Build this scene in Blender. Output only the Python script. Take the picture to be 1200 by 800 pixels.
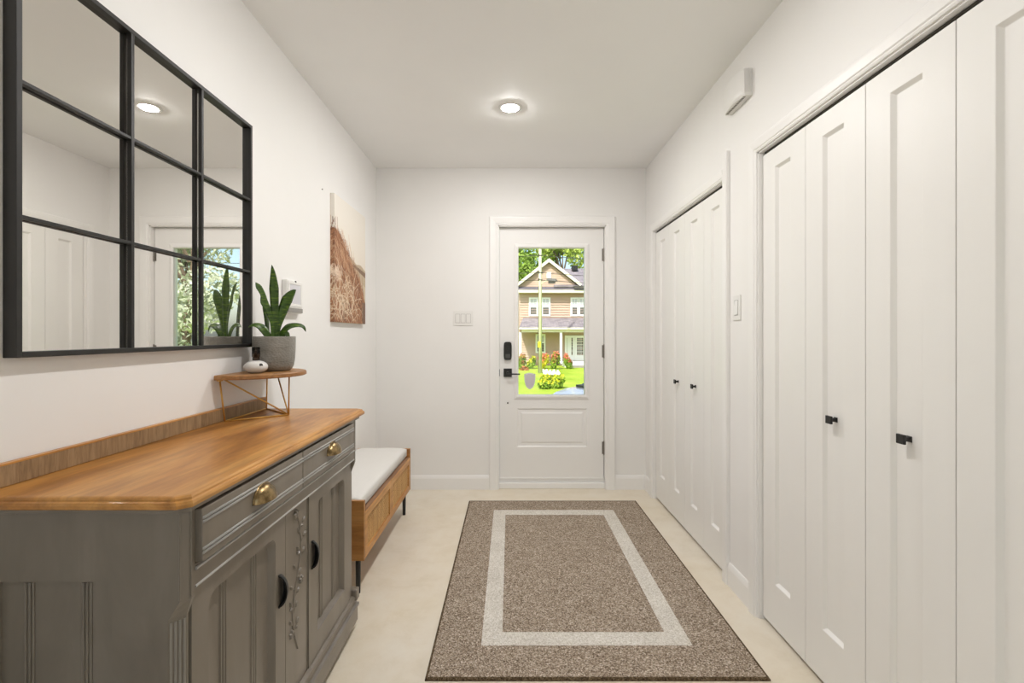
import bpy, bmesh, math, random
import numpy as np
from mathutils import Vector, Matrix, noise

scene = bpy.context.scene
for o in list(bpy.data.objects):
    bpy.data.objects.remove(o)
COL = scene.collection
PI = math.pi
rnd = random.Random(7)

# ------------------------------------------------------------------ camera
F = 560.0                      # focal length in pixels of the 1200 px wide frame
CZ = 1.248                     # eye height
cam_d = bpy.data.cameras.new('camera')
cam_d.sensor_width = 36.0
cam_d.lens = 36.0 * F / 1200.0
cam_d.shift_x = 2.0 / 1200.0
cam_d.shift_y = -8.0 / 1200.0
cam_d.clip_start = 0.05
cam_d.clip_end = 500
cam = bpy.data.objects.new('camera', cam_d)
COL.objects.link(cam)
cam.location = (0, 0, CZ)
cam.rotation_euler = (PI / 2, 0, 0)
scene.camera = cam

# ------------------------------------------------------------------ light
SUN_ELEV, SUN_AZ = math.radians(50), math.radians(205)
world = bpy.data.worlds.new('sky')
scene.world = world
world.use_nodes = True
nt = world.node_tree
nt.nodes.clear()
w_out = nt.nodes.new('ShaderNodeOutputWorld')
w_bg = nt.nodes.new('ShaderNodeBackground')
w_sky = nt.nodes.new('ShaderNodeTexSky')
w_sky.sky_type = 'NISHITA'
w_sky.sun_disc = False
w_sky.sun_elevation = SUN_ELEV
w_sky.sun_rotation = SUN_AZ
w_sky.dust_density = 2.5
w_bg.inputs['Strength'].default_value = 0.26
nt.links.new(w_sky.outputs[0], w_bg.inputs['Color'])
nt.links.new(w_bg.outputs[0], w_out.inputs['Surface'])

sun_d = bpy.data.lights.new('sun', 'SUN')
sun_d.energy = 5.0
sun_d.angle = math.radians(1.5)
sun_d.color = (1.0, 0.965, 0.92)
sun = bpy.data.objects.new('sun', sun_d)
COL.objects.link(sun)
sd = Vector((math.sin(SUN_AZ) * math.cos(SUN_ELEV), math.cos(SUN_AZ) * math.cos(SUN_ELEV), math.sin(SUN_ELEV)))
sun.rotation_euler = sd.to_track_quat('Z', 'Y').to_euler()
sun.location = (0, -10, 30)

LAMP_E = 610.0
LAMP_COL = (1.0, 0.985, 0.975)

scene.view_settings.view_transform = 'Standard'
scene.view_settings.look = 'None'
scene.view_settings.exposure = 0.22
scene.view_settings.gamma = 1.0
scene.view_settings.use_curve_mapping = False

# ------------------------------------------------------------------ materials
def lin(c):
    return tuple((x / 12.92 if x <= 0.04045 else ((x + 0.055) / 1.055) ** 2.4) for x in [v / 255.0 for v in c])

def rgba(c):
    l = lin(c)
    return (l[0], l[1], l[2], 1.0)

class Mat:
    """small helper around one principled material"""
    def __init__(s, name, col, rough=0.5, metal=0.0, spec=0.5, coat=0.0):
        s.m = bpy.data.materials.new(name)
        s.m.use_nodes = True
        s.t = s.m.node_tree
        s.b = s.t.nodes['Principled BSDF']
        s.b.inputs['Base Color'].default_value = rgba(col)
        s.b.inputs['Roughness'].default_value = rough
        s.b.inputs['Metallic'].default_value = metal
        s.b.inputs['Specular IOR Level'].default_value = spec
        s.b.inputs['Coat Weight'].default_value = coat
        s.m.diffuse_color = rgba(col)
        s._c = None
    def n(s, typ, **kw):
        nd = s.t.nodes.new(typ)
        for k, v in kw.items():
            setattr(nd, k, v)
        return nd
    def coords(s, scale=(1, 1, 1), rot=(0, 0, 0)):
        tc = s.n('ShaderNodeTexCoord')
        mp = s.n('ShaderNodeMapping')
        mp.inputs['Scale'].default_value = scale
        mp.inputs['Rotation'].default_value = rot
        s.t.links.new(tc.outputs['Object'], mp.inputs['Vector'])
        return mp.outputs[0]
    def noise(s, vec, scale, detail=4, rough=0.55, dist=0.0):
        nd = s.n('ShaderNodeTexNoise')
        nd.inputs['Scale'].default_value = scale
        nd.inputs['Detail'].default_value = detail
        nd.inputs['Roughness'].default_value = rough
        nd.inputs['Distortion'].default_value = dist
        s.t.links.new(vec, nd.inputs['Vector'])
        return nd
    def ramp(s, fac, stops, interp='LINEAR'):
        r = s.n('ShaderNodeValToRGB')
        r.color_ramp.interpolation = interp
        el = r.color_ramp.elements
        while len(el) < len(stops):
            el.new(0.5)
        for e, (p, c) in zip(el, stops):
            e.position = p
            e.color = rgba(c)
        s.t.links.new(fac, r.inputs['Fac'])
        return r.outputs['Color']
    def mix(s, a, b, fac, mode='MIX'):
        m = s.n('ShaderNodeMix', data_type='RGBA', blend_type=mode)
        for sock, v in ((m.inputs[6], a), (m.inputs[7], b), (m.inputs[0], fac)):
            if hasattr(v, 'is_output') or isinstance(v, bpy.types.NodeSocket):
                s.t.links.new(v, sock)
            else:
                sock.default_value = v
        return m.outputs[2]
    def color(s, sock):
        s.t.links.new(sock, s.b.inputs['Base Color'])
    def bump(s, height, strength=0.2, dist=0.005):
        b = s.n('ShaderNodeBump')
        b.inputs['Strength'].default_value = strength
        b.inputs['Distance'].default_value = dist
        s.t.links.new(height, b.inputs['Height'])
        s.t.links.new(b.outputs[0], s.b.inputs['Normal'])
    def rough(s, sock, lo, hi):
        mr = s.n('ShaderNodeMapRange')
        mr.inputs['To Min'].default_value = lo
        mr.inputs['To Max'].default_value = hi
        s.t.links.new(sock, mr.inputs['Value'])
        s.t.links.new(mr.outputs[0], s.b.inputs['Roughness'])

def paint(name, col, rough=0.55, var=0.03, bump=0.03, scale=60):
    m = Mat(name, col, rough)
    v = m.coords()
    nz = m.noise(v, 1.7, 3)
    lo = tuple(max(0, c * (1 - var)) for c in col)
    hi = tuple(min(255, c * (1 + var * 0.6)) for c in col)
    m.color(m.ramp(nz.outputs[0], [(0.3, lo), (0.7, hi)]))
    m.bump(m.noise(v, scale, 3).outputs[0], bump, 0.003)
    return m.m

WALL_C = (242, 240, 237)
M = {}
M['wall'] = paint('wall_paint', WALL_C, 0.6, 0.008, 0.04, 120)
M['ceiling'] = paint('ceiling_paint', (247, 246, 244), 0.7, 0.008, 0.03, 120)
M['trim'] = paint('trim_paint', (244, 242, 239), 0.38, 0.006, 0.015, 40)
M['leafpaint'] = paint('bifold_door_paint', (242, 240, 236), 0.42, 0.008, 0.03, 30)
M['doorpaint'] = paint('entry_door_paint', (242, 240, 237), 0.42, 0.006, 0.01, 30)
M['black'] = paint('black_metal', (26, 25, 24), 0.42, 0.05, 0.02, 200)
M['blackframe'] = paint('black_frame_metal', (33, 31, 29), 0.45, 0.08, 0.03, 200)
M['plastic'] = paint('white_plastic', (236, 234, 230), 0.35, 0.005, 0.0, 10)
M['plasticgrey'] = paint('grey_plastic', (150, 147, 142), 0.4, 0.01, 0.0, 10)
M['plasticshade'] = paint('switch_gap_shade', (176, 172, 166), 0.5, 0.01, 0.0, 10)  # greyer plastic paints the shadow gap around the rockers
M['screen'] = paint('pale_screen', (214, 213, 218), 0.2, 0.01, 0.0, 10)
M['darkgap'] = paint('dark_vent', (70, 66, 60), 0.7, 0.02, 0.0, 10)
M['nickel'] = Mat('satin_nickel', (150, 145, 138), 0.38, 0.9).m
M['gold'] = Mat('brass_wire', (216, 172, 98), 0.4, 0.8).m

def brass():
    m = Mat('antique_brass', (140, 118, 82), 0.33, 0.95)
    v = m.coords()
    m.color(m.ramp(m.noise(v, 60, 4).outputs[0], [(0.35, (104, 86, 58)), (0.62, (164, 140, 100))]))
    return m.m
M['brass'] = brass()

def mirror_mat():
    m = Mat('mirror_glass', (236, 234, 230), 0.0, 1.0)
    m.b.inputs['Roughness'].default_value = 0.006
    return m.m
M['mirror'] = mirror_mat()

def glass_mat(name, tint=(250, 252, 250), refl=0.06):
    m = bpy.data.materials.new(name)
    m.use_nodes = True
    t = m.node_tree
    t.nodes.clear()
    out = t.nodes.new('ShaderNodeOutputMaterial')
    mx = t.nodes.new('ShaderNodeMixShader')
    tr = t.nodes.new('ShaderNodeBsdfTransparent')
    gl = t.nodes.new('ShaderNodeBsdfGlossy')
    fr = t.nodes.new('ShaderNodeFresnel')
    fr.inputs['IOR'].default_value = 1.3
    tr.inputs['Color'].default_value = rgba(tint)
    gl.inputs['Roughness'].default_value = 0.01
    t.links.new(fr.outputs[0], mx.inputs[0])
    t.links.new(tr.outputs[0], mx.inputs[1])
    t.links.new(gl.outputs[0], mx.inputs[2])
    t.links.new(mx.outputs[0], out.inputs['Surface'])
    return m
M['glass'] = glass_mat('clear_pane')
M['smoke'] = glass_mat('smoked_glass', (196, 184, 172))

def concrete():
    m = Mat('polished_concrete', (205, 196, 175), 0.35)
    v = m.coords()
    big = m.noise(v, 1.1, 6, 0.6, 0.6)
    med = m.noise(v, 6.0, 8, 0.68, 0.3)
    c1 = m.ramp(big.outputs[0], [(0.3, (224, 210, 182)), (0.5, (230, 219, 199)), (0.7, (227, 220, 207))])
    c2 = m.ramp(med.outputs[0], [(0.3, (212, 198, 172)), (0.5, (229, 218, 200)), (0.72, (237, 230, 216))])
    m.color(m.mix(c1, c2, 0.5))
    m.rough(med.outputs[0], 0.28, 0.5)
    m.bump(m.noise(v, 40, 4).outputs[0], 0.03, 0.002)
    return m.m
M['concrete'] = concrete()

def wood(name, c_lo, c_mid, c_hi, axis='y', rough=0.4, grain=9.0, coat=0.0, bump=0.05):
    m = Mat(name, c_mid, rough, coat=coat)
    sc = {'x': (0.12, 1, 1), 'y': (1, 0.12, 1), 'z': (1, 1, 0.12)}[axis]
    v = m.coords(sc)
    a = m.noise(v, grain, 6, 0.6, 1.6)
    b = m.noise(v, grain * 7, 4, 0.6, 0.4)
    ca = m.ramp(a.outputs[0], [(0.3, c_lo), (0.5, c_mid), (0.7, c_hi)])
    cb = m.ramp(b.outputs[0], [(0.3, (178, 172, 165)), (0.6, (255, 255, 255))])
    m.color(m.mix(ca, cb, 0.55, 'MULTIPLY'))
    m.bump(b.outputs[0], bump, 0.002)
    return m.m
M['topwood'] = wood('honey_pine_top', (136, 84, 32), (188, 128, 58), (214, 158, 86), 'y', 0.36, 6.0, 0.08)
M['splash'] = wood('weathered_board', (138, 110, 78), (158, 128, 92), (172, 142, 106), 'z', 0.6, 26.0)
M['oak'] = wood('oak_veneer', (188, 130, 66), (206, 150, 84), (218, 166, 102), 'y', 0.45, 7.0)
M['oakend'] = wood('oak_end_panel', (158, 104, 50), (178, 124, 66), (192, 140, 80), 'x', 0.45, 7.0)
M['oaktop'] = wood('walnut_seat_board', (120, 88, 62), (146, 108, 78), (164, 124, 92), 'y', 0.5, 7.0)
M['slab'] = wood('shelf_wood', (142, 98, 54), (166, 118, 68), (186, 138, 86), 'y', 0.45, 12.0)
M['cane'] = wood('woven_cane', (196, 150, 92), (212, 168, 108), (224, 184, 126), 'z', 0.6, 20.0)
M['caneback'] = wood('cane_backing', (92, 60, 30), (104, 70, 38), (116, 80, 44), 'z', 0.7, 20.0)

def graypaint():
    m = Mat('grey_furniture_paint', (114, 109, 102), 0.3)
    v = m.coords((1, 1, 0.25))
    a = m.noise(v, 9, 5, 0.6, 0.5)
    b = m.noise(m.coords((1, 0.25, 1)), 70, 3, 0.6)
    m.color(m.ramp(a.outputs[0], [(0.3, (115, 106, 94)), (0.55, (125, 116, 104)), (0.75, (133, 124, 113))]))
    m.bump(b.outputs[0], 0.08, 0.002)
    return m.m
M['grey'] = graypaint()
M['greyhighlight'] = paint('rubbed_edge_highlight', (172, 168, 162), 0.35, 0.12, 0.1, 60)  # lighter grey paints in the bead highlights, along with rubbed paint
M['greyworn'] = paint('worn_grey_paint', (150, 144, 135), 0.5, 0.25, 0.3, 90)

def fabric(name, col, sc=500, var=0.06, bump=0.2):
    m = Mat(name, col, 0.9, spec=0.2)
    v = m.coords()
    nz = m.noise(v, sc, 2)
    m.color(m.ramp(nz.outputs[0], [(0.3, tuple(c * (1 - var) for c in col)), (0.7, col)]))
    m.bump(nz.outputs[0], bump, 0.002)
    return m.m
M['cushion'] = fabric('ivory_cushion_fabric', (232, 229, 224))
M['canvas_side'] = fabric('canvas_edge', (222, 206, 178))

def rugmat(name, cols):
    m = Mat(name, cols[1], 0.95, spec=0.1)
    v = m.coords((1, 1, 1))
    vo = m.n('ShaderNodeTexVoronoi')
    vo.inputs['Scale'].default_value = 250
    m.t.links.new(v, vo.inputs['Vector'])
    sep = m.n('ShaderNodeSeparateColor')
    m.t.links.new(vo.outputs['Color'], sep.inputs[0])
    c1 = m.ramp(sep.outputs[0], [(0.05, cols[0]), (0.45, cols[1]), (0.8, cols[2]), (0.97, cols[3])])
    big = m.noise(v, 6, 4)
    c2 = m.ramp(big.outputs[0], [(0.3, (232, 230, 228)), (0.7, (255, 255, 255))])
    m.color(m.mix(c1, c2, 0.6, 'MULTIPLY'))
    m.bump(vo.outputs['Distance'], 0.8, 0.004)
    return m.m
M['rug'] = rugmat('heather_brown_pile', [(112, 96, 80), (166, 149, 130), (194, 178, 160), (226, 213, 198)])
M['rugcream'] = rugmat('cream_pile', [(206, 198, 184), (230, 224, 213), (240, 234, 225), (246, 242, 235)])
M['rugedge'] = rugmat('brown_binding', [(70, 56, 42), (104, 88, 68), (120, 102, 80), (140, 122, 98)])

def emis(name, col, strength):
    m = bpy.data.materials.new(name)
    m.use_nodes = True
    b = m.node_tree.nodes['Principled BSDF']
    b.inputs['Base Color'].default_value = (1, 1, 1, 1)
    b.inputs['Emission Color'].default_value = (*col, 1)
    b.inputs['Emission Strength'].default_value = strength
    return m
M['lens'] = emis('lamp_lens', LAMP_COL, LAMP_E)

# ------------------------------------------------------------------ mesh builder
class MB:
    def __init__(s):
        s.v, s.f = [], []
    def add(s, vs, fs):
        o = len(s.v)
        s.v += [tuple(p) for p in vs]
        s.f += [tuple(i + o for i in f) for f in fs]
        return s
    def box(s, x0, x1, y0, y1, z0, z1):
        x0, x1 = min(x0, x1), max(x0, x1)
        y0, y1 = min(y0, y1), max(y0, y1)
        z0, z1 = min(z0, z1), max(z0, z1)
        vs = [(x0, y0, z0), (x1, y0, z0), (x1, y1, z0), (x0, y1, z0), (x0, y0, z1), (x1, y0, z1), (x1, y1, z1), (x0, y1, z1)]
        return s.add(vs, [(0, 3, 2, 1), (4, 5, 6, 7), (0, 1, 5, 4), (1, 2, 6, 5), (2, 3, 7, 6), (3, 0, 4, 7)])
    def loft(s, rings, close=True, caps=True):
        n = len(rings[0])
        vs = [p for r in rings for p in r]
        fs = []
        for i in range(len(rings) - 1):
            for j in range(n if close else n - 1):
                a, b = i * n + j, i * n + (j + 1) % n
                fs.append((a, b, b + n, a + n))
        if caps:
            fs.append(tuple(reversed(range(n))))
            fs.append(tuple((len(rings) - 1) * n + j for j in range(n)))
        return s.add(vs, fs)
    def prism(s, poly, z0, z1):
        return s.loft([[(x, y, z0) for x, y in poly], [(x, y, z1) for x, y in poly]])
    def tube(s, pts, r, seg=8, caps=True):
        pts = [Vector(p) for p in pts]
        rs = r if isinstance(r, (list, tuple)) else [r] * len(pts)
        rings = []
        up = None
        for i, p in enumerate(pts):
            a = pts[max(0, i - 1)]
            b = pts[min(len(pts) - 1, i + 1)]
            t = (b - a).normalized()
            if up is None:
                up = Vector((0, 0, 1)) if abs(t.z) < 0.9 else Vector((1, 0, 0))
            u = t.cross(up).normalized()
            w = u.cross(t).normalized()
            up = w
            rings.append([p + (u * math.cos(2 * PI * k / seg) + w * math.sin(2 * PI * k / seg)) * rs[i] for k in range(seg)])
        return s.loft(rings, True, caps)
    def lathe(s, prof, c=(0, 0, 0), seg=32):
        rings = [[(c[0] + r * math.cos(2 * PI * k / seg), c[1] + r * math.sin(2 * PI * k / seg), c[2] + z) for k in range(seg)] for r, z in prof]
        return s.loft(rings)
    def build(s, name, mat, parent=None, smooth=False, bevel=0.0, bseg=2, recalc=True):
        off = Vector((0, 0, 0))
        p = parent
        while p is not None:
            off += p.location
            p = p.parent
        me = bpy.data.meshes.new(name)
        me.from_pydata([tuple(Vector(q) - off) for q in s.v], [], s.f)
        if recalc:
            bm = bmesh.new()
            bm.from_mesh(me)
            bmesh.ops.recalc_face_normals(bm, faces=bm.faces)
            bm.to_mesh(me)
            bm.free()
        if mat is not None:
            me.materials.append(mat)
        o = bpy.data.objects.new(name, me)
        COL.objects.link(o)
        o.parent = parent
        if bevel > 0:
            b = o.modifiers.new('bevel', 'BEVEL')
            b.width = bevel
            b.segments = bseg
            b.limit_method = 'ANGLE'
            b.angle_limit = math.radians(40)
        if smooth:
            for pl in me.polygons:
                pl.use_smooth = True
        return o

def tag(o, label=None, cat=None, group=None, kind=None):
    if label: o['label'] = label
    if cat: o['category'] = cat
    if group: o['group'] = group
    if kind: o['kind'] = kind
    return o

def thing(name, loc, label=None, cat=None, group=None, kind=None):
    o = bpy.data.objects.new(name, None)
    COL.objects.link(o)
    o.location = loc
    o.empty_display_size = 0.1
    return tag(o, label, cat, group, kind)

def copy_tree(o, parent=None):
    c = o.copy()
    COL.objects.link(c)
    c.parent = parent
    for ch in o.children:
        copy_tree(ch, c)
    return c

# frames: (u along the surface, v up, w out of the surface)
def fr_right(x0): return lambda u, v, w: (x0 - w, u, v)
def fr_left(x0): return lambda u, v, w: (x0 + w, u, v)
def fr_front(y0): return lambda u, v, w: (u, y0 - w, v)      # surface that faces the camera

def fbox(mb, fr, u0, u1, v0, v1, w0, w1):
    a, b = fr(u0, v0, w0), fr(u1, v1, w1)
    return mb.box(a[0], b[0], a[1], b[1], a[2], b[2])

def panel_slab(mb, fr, u0, u1, v0, v1, thick, op, depth=0.01, inset=0.012, hole=False, raised=None):
    """slab with its face at w=0 and one sunk (or open) panel; op = (u0,u1,v0,v1)"""
    def rect(a, b, c, d, w): return [fr(a, c, w), fr(b, c, w), fr(b, d, w), fr(a, d, w)]
    a, b, c, d = op
    if hole:
        rings = [rect(u0, u1, v0, v1, -thick), rect(u0, u1, v0, v1, 0), rect(a, b, c, d, 0), rect(a, b, c, d, -thick), rect(u0, u1, v0, v1, -thick)]
        return mb.loft(rings, True, False)
    rings = [rect(u0, u1, v0, v1, -thick), rect(u0, u1, v0, v1, 0), rect(a, b, c, d, 0),
             rect(a + inset, b - inset, c + inset, d - inset, -depth)]
    if raised:
        i2 = inset + raised
        rings.append(rect(a + i2, b - i2, c + i2, d - i2, -depth))
        rings.append(rect(a + i2 + 0.012, b - i2 - 0.012, c + i2 + 0.012, d - i2 - 0.012, -0.002))
    return mb.loft(rings)

def mitre_sweep(mb, fr, stations, prof):
    """stations: (u, v, du, dv) – profile point (s, w) goes to (u+du*s, v+dv*s, w)"""
    rings = [[fr(u + du * s, v + dv * s, w) for s, w in prof] for u, v, du, dv in stations]
    return mb.loft(rings)

# ------------------------------------------------------------------ room dimensions
XL, XR, YB, YR = -1.083, 1.097, 3.862, -1.3
H = 2.593
XC = 1.75                                  # closet backs
A0, A1 = 2.435, 3.644                      # far closet opening
B0, B1 = 0.878, 2.11                       # near closet opening
HA, HB = 2.036, 2.052
D0, D1, DH = -0.098, 0.774, 2.13           # entry opening

# floor, ceiling
mb = MB(); mb.box(-1.25, 1.9, YR - 0.15, YB + 0.15, -0.12, 0)
tag(mb.build('floor', M['concrete']), 'pale beige polished concrete floor of the entry hall', 'floor', kind='structure')
mb = MB(); mb.box(-1.25, 1.9, YR - 0.15, YB + 0.15, H, H + 0.15)
tag(mb.build('ceiling', M['ceiling']), 'smooth white ceiling with one lit downlight', 'ceiling', kind='structure')
# left wall
mb = MB(); mb.box(-1.25, XL, YR - 0.15, YB + 0.15, 0, H)
tag(mb.build('wall_left', M['wall']), 'white wall behind the mirror and the grey sideboard', 'wall', kind='structure')
# right wall with two closet openings
mb = MB()
mb.box(XR, XR + 0.1, A1, YB, 0, H)
mb.box(XR, XR + 0.1, A0, A1, HA, H)
mb.box(XR, XR + 0.1, B1, A0, 0, H)
mb.box(XR, XR + 0.1, B0, B1, HB, H)
mb.box(XR, XR + 0.1, YR, B0, 0, H)
tag(mb.build('wall_right', M['wall']), 'white wall holding the two bifold closets', 'wall', kind='structure')
mb = MB()
mb.box(XC, XC + 0.15, YR - 0.15, YB + 0.15, 0, H)
mb.box(XR + 0.1, XC, 2.20, 2.30, 0, H)
mb.box(XR + 0.1, XC, 0.70, 0.80, 0, H)
tag(mb.build('wall_closet', M['wall']), 'closet back wall and dividers behind the bifold doors', 'wall', kind='structure')
# end wall with the entry door
mb = MB()
mb.box(XL, D0, YB, YB + 0.15, 0, H)
mb.box(D1, XC, YB, YB + 0.15, 0, H)
mb.box(D0, D1, YB, YB + 0.15, DH, H)
tag(mb.build('wall_front', M['wall']), 'white end wall around the glazed entry door', 'wall', kind='structure')
# unseen rear wall, its glazed opening added to let in fill daylight
RX0, RX1, RZ = -0.62, 0.62, 2.08
mb = MB()
mb.box(XL, RX0, YR - 0.15, YR, 0, H)
mb.box(RX1, XC, YR - 0.15, YR, 0, H)
mb.box(RX0, RX1, YR - 0.15, YR, RZ, H)
tag(mb.build('wall_rear', M['wall']), 'white rear wall around the glazing added for daylight', 'wall', kind='structure')
win = thing('added_window_1', (0, YR - 0.08, 0), 'unseen white framed glazing added for daylight opposite the entry door', 'window', kind='structure')  # unseen window, added as a daylight source
mb = MB()
for a, b in ((RX0, RX0 + 0.05), (-0.025, 0.025), (RX1 - 0.05, RX1)):
    mb.box(a, b, YR - 0.11, YR - 0.05, 0.0, RZ)
for a, b in ((RX0 + 0.05, -0.025), (0.025, RX1 - 0.05)):
    mb.box(a, b, YR - 0.11, YR - 0.05, 0, 0.06)
    mb.box(a, b, YR - 0.11, YR - 0.05, RZ - 0.05, RZ)
mb.build('window_frame', M['trim'], win, bevel=0.003)
for a, b in ((RX0 + 0.05, -0.025), (0.025, RX1 - 0.05)):
    MB().box(a, b, YR - 0.083, YR - 0.077, 0.06, RZ - 0.05).build('pane', M['glass'], win)

# ------------------------------------------------------------------ casings and baseboards
CAS = [(0, -0.002), (0, 0.011), (0.006, 0.014), (0.010, 0.0135), (0.014, 0.017), (0.040, 0.020), (0.050, 0.020), (0.055, 0.015), (0.055, -0.002)]
CASW = [(s * 0.072 / 0.055, w) for s, w in CAS]
frR = fr_right(XR)
mb = MB()
mitre_sweep(mb, frR, [(A1, 0, 1, 0), (A1, HA, 1, 1), (A0, HA, 0, 1)], CAS)
mitre_sweep(mb, frR, [(A0, 0, -1, 0), (A0, 2.166, -1, 0)], [(0, -0.002), (0, 0.014), (0.006, 0.02), (0.046, 0.021), (0.05, 0.017), (0.05, -0.002)])
fbox(mb, frR, A0, A0 + 0.006, 0, HA, -0.10, 0.004)
fbox(mb, frR, A1 - 0.004, A1, 0, HA, -0.10, 0.004)
fbox(mb, frR, A0, A1, HA - 0.004, HA, -0.10, 0.004)
tag(mb.build('trim_1', M['trim']), 'white moulded casing around the closet beside the entry door', 'trim', kind='structure')
mb = MB()
mitre_sweep(mb, frR, [(B1, 0, 1, 0), (B1, HB, 1, 1), (B0, HB, -1, 1), (B0, 0, -1, 0)], CAS)
fbox(mb, frR, B1 - 0.008, B1, 0, HB, -0.10, 0.004)
fbox(mb, frR, B0, B0 + 0.008, 0, HB, -0.10, 0.004)
fbox(mb, frR, B0, B1, HB - 0.006, HB, -0.10, 0.004)
tag(mb.build('trim_2', M['trim']), 'white moulded casing around the closet nearer the added rear glazing', 'trim', kind='structure')
frB = fr_front(YB)
mb = MB()
mitre_sweep(mb, frB, [(D0, 0, -1, 0), (D0, DH, -1, 1), (D1, DH, 1, 1), (D1, 0, 1, 0)], CASW)
# jambs and stop
mb.box(D0, D0 + 0.008, YB - 0.004, YB + 0.15, 0, DH)
mb.box(D1 - 0.008, D1, YB - 0.004, YB + 0.15, 0, DH)
mb.box(D0, D1, YB - 0.004, YB + 0.15, DH - 0.008, DH)
tag(mb.build('trim_3', M['trim']), 'white casing around the entry door', 'trim', kind='structure')

BASE = [(0, 0), (0.013, 0), (0.013, 0.088), (0.009, 0.104), (0.004, 0.114), (0, 0.114)]
def baseboard(name, fr, runs, label):
    mb = MB()
    for a, b in runs:
        mb.loft([[fr(a, v, w) for w, v in BASE], [fr(b, v, w) for w, v in BASE]])
    tag(mb.build(name, M['trim']), label, 'baseboard', kind='structure')
baseboard('baseboard_front', frB, [(XL + 0.013, D0 - 0.072), (D1 + 0.072, XR - 0.013)], 'white baseboard either side of the entry door')
baseboard('baseboard_left', fr_left(XL), [(YR, 0.90), (2.115, YB)], 'white baseboard along the mirror wall')
baseboard('baseboard_right', frR, [(YR, B0 - 0.055), (B1 + 0.055, A0 - 0.05), (A1 + 0.055, YB)], 'white baseboard between the closets')

# ------------------------------------------------------------------ bifold closet doors
def square_knob(mb, fr, u, v, w):
    rings = []
    def sq(h, ww): return [fr(u - h, v - h, ww), fr(u + h, v - h, ww), fr(u + h, v + h, ww), fr(u - h, v + h, ww)]
    rings = [sq(0.0085, w), sq(0.0085, w + 0.003), sq(0.006, w + 0.004), sq(0.006, w + 0.018), sq(0.0125, w + 0.020), sq(0.0135, w + 0.022), sq(0.0135, w + 0.028), sq(0.0125, w + 0.029)]
    mb.loft(rings)

def bifold(name, y0, y1, ztop, knob_z, label):
    root = thing(name, (1.125, (y0 + y1) / 2, 0), label, 'door', kind='structure')
    fr = fr_right(1.11)
    L = (y1 - y0) / 4
    for i in range(4):
        u1 = y1 - i * L - 0.0012
        u0 = y1 - (i + 1) * L + 0.0012
        mb = MB()
        st = 0.096
        panel_slab(mb, fr, u0, u1, 0.016, ztop, 0.032, (u0 + st, u1 - st, 0.20, ztop - 0.078), 0.012, 0.010)
        leaf = mb.build('leaf', M['leafpaint'], root, bevel=0.0015)
        if i in (1, 2):
            kb = MB()
            square_knob(kb, fr, (u0 + u1) / 2, knob_z, -0.012)
            kb.build('knob', M['black'], leaf, bevel=0.0008)
    mb = MB()
    fbox(mb, fr, y0 + 0.01, y1 - 0.01, ztop + 0.006, ztop + 0.013, -0.027, -0.003)
    mb.build('track', M['darkgap'], root)
bifold('door_2', A0 + 0.007, A1 - 0.005, 2.018, 0.935, 'white four-leaf bifold closet door beside the entry door')
bifold('door_3', B0 + 0.009, B1 - 0.009, 2.032, 0.955, 'white four-leaf bifold closet door beside the double closet casing')

# ------------------------------------------------------------------ entry door
YD = 3.902                                  # face of the slab
S = F / YD
def dx(px): return (px - 598) / S
def dz(py): return CZ - (py - 392) / S
door = thing('door_1', ((D0 + D1) / 2, YD, 0), 'white entry door with clear glass lite and black lock', 'door', kind='structure')
frD = fr_front(YD)
zt, zb = 2.118, 0.078
su0, su1 = D0 + 0.010, D1 - 0.012
mid = dz(473)
mb = MB()
panel_slab(mb, frD, su0, su1, mid, zt, 0.044, (dx(607.5), dx(685), dz(462.5), dz(290.5)), hole=True)
panel_slab(mb, frD, su0, su1, zb, mid, 0.044, (dx(606), dx(688), dz(523.5), dz(478.5)), 0.007, 0.010, raised=0.02)
slab = mb.build('door_slab', M['doorpaint'], door, bevel=0.001)
# lite surround
mb = MB()
g0, g1, gz0, gz1 = dx(607.5), dx(685), dz(462.5), dz(290.5)
LP = [(0, -0.006), (0.0, 0.006), (0.006, 0.011), (0.014, 0.012), (0.028, 0.008), (0.036, 0.004), (0.037, -0.001)]
rings = []
for u, v, du, dv in [(g0, gz0, -1, -1), (g1, gz0, 1, -1), (g1, gz1, 1, 1), (g0, gz1, -1, 1), (g0, gz0, -1, -1)]:
    rings.append([frD(u + du * s, v + dv * s, w) for s, w in LP])
mb.loft(rings, True, False)
mb.build('lite_frame', M['doorpaint'], door)
MB().box(g0 - 0.005, g1 + 0.005, YD + 0.019, YD + 0.025, gz0 - 0.005, gz1 + 0.005).build('pane', M['glass'], door)
# shield sticker
def shield(cx, cz, hw, hh):
    pts = []
    for k in range(9):
        t = k / 8
        pts.append((cx - hw + 2 * hw * t, cz + hh + 0.012 * math.sin(PI * t) * 1.0))
    for k in range(1, 10):
        t = k / 10
        ww = hw * math.sqrt(max(0, 1 - t ** 2.6))
        pts.append((cx + ww, cz + hh - 2 * hh * t))
    pts.append((cx, cz - hh))
    for k in range(9, 0, -1):
        t = k / 10
        ww = hw * math.sqrt(max(0, 1 - t ** 2.6))
        pts.append((cx - ww, cz + hh - 2 * hh * t))
    return pts
scx, scz = dx(621), dz(447.5)
for nm, k, ya, mt in (('sticker_border', 1.0, 0.0168, paint('sticker_border', (226, 226, 222), 0.6)), ('sticker', 0.86, 0.0160, paint('sticker_lilac_grey', (212, 205, 210), 0.6))):
    poly = shield(scx, scz, 0.046 * k, 0.062 * k)
    mb = MB()
    mb.loft([[(x, YD + 0.0185, z) for x, z in poly], [(x, YD + ya, z) for x, z in poly]])
    mb.build(nm, mt, door)
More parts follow.
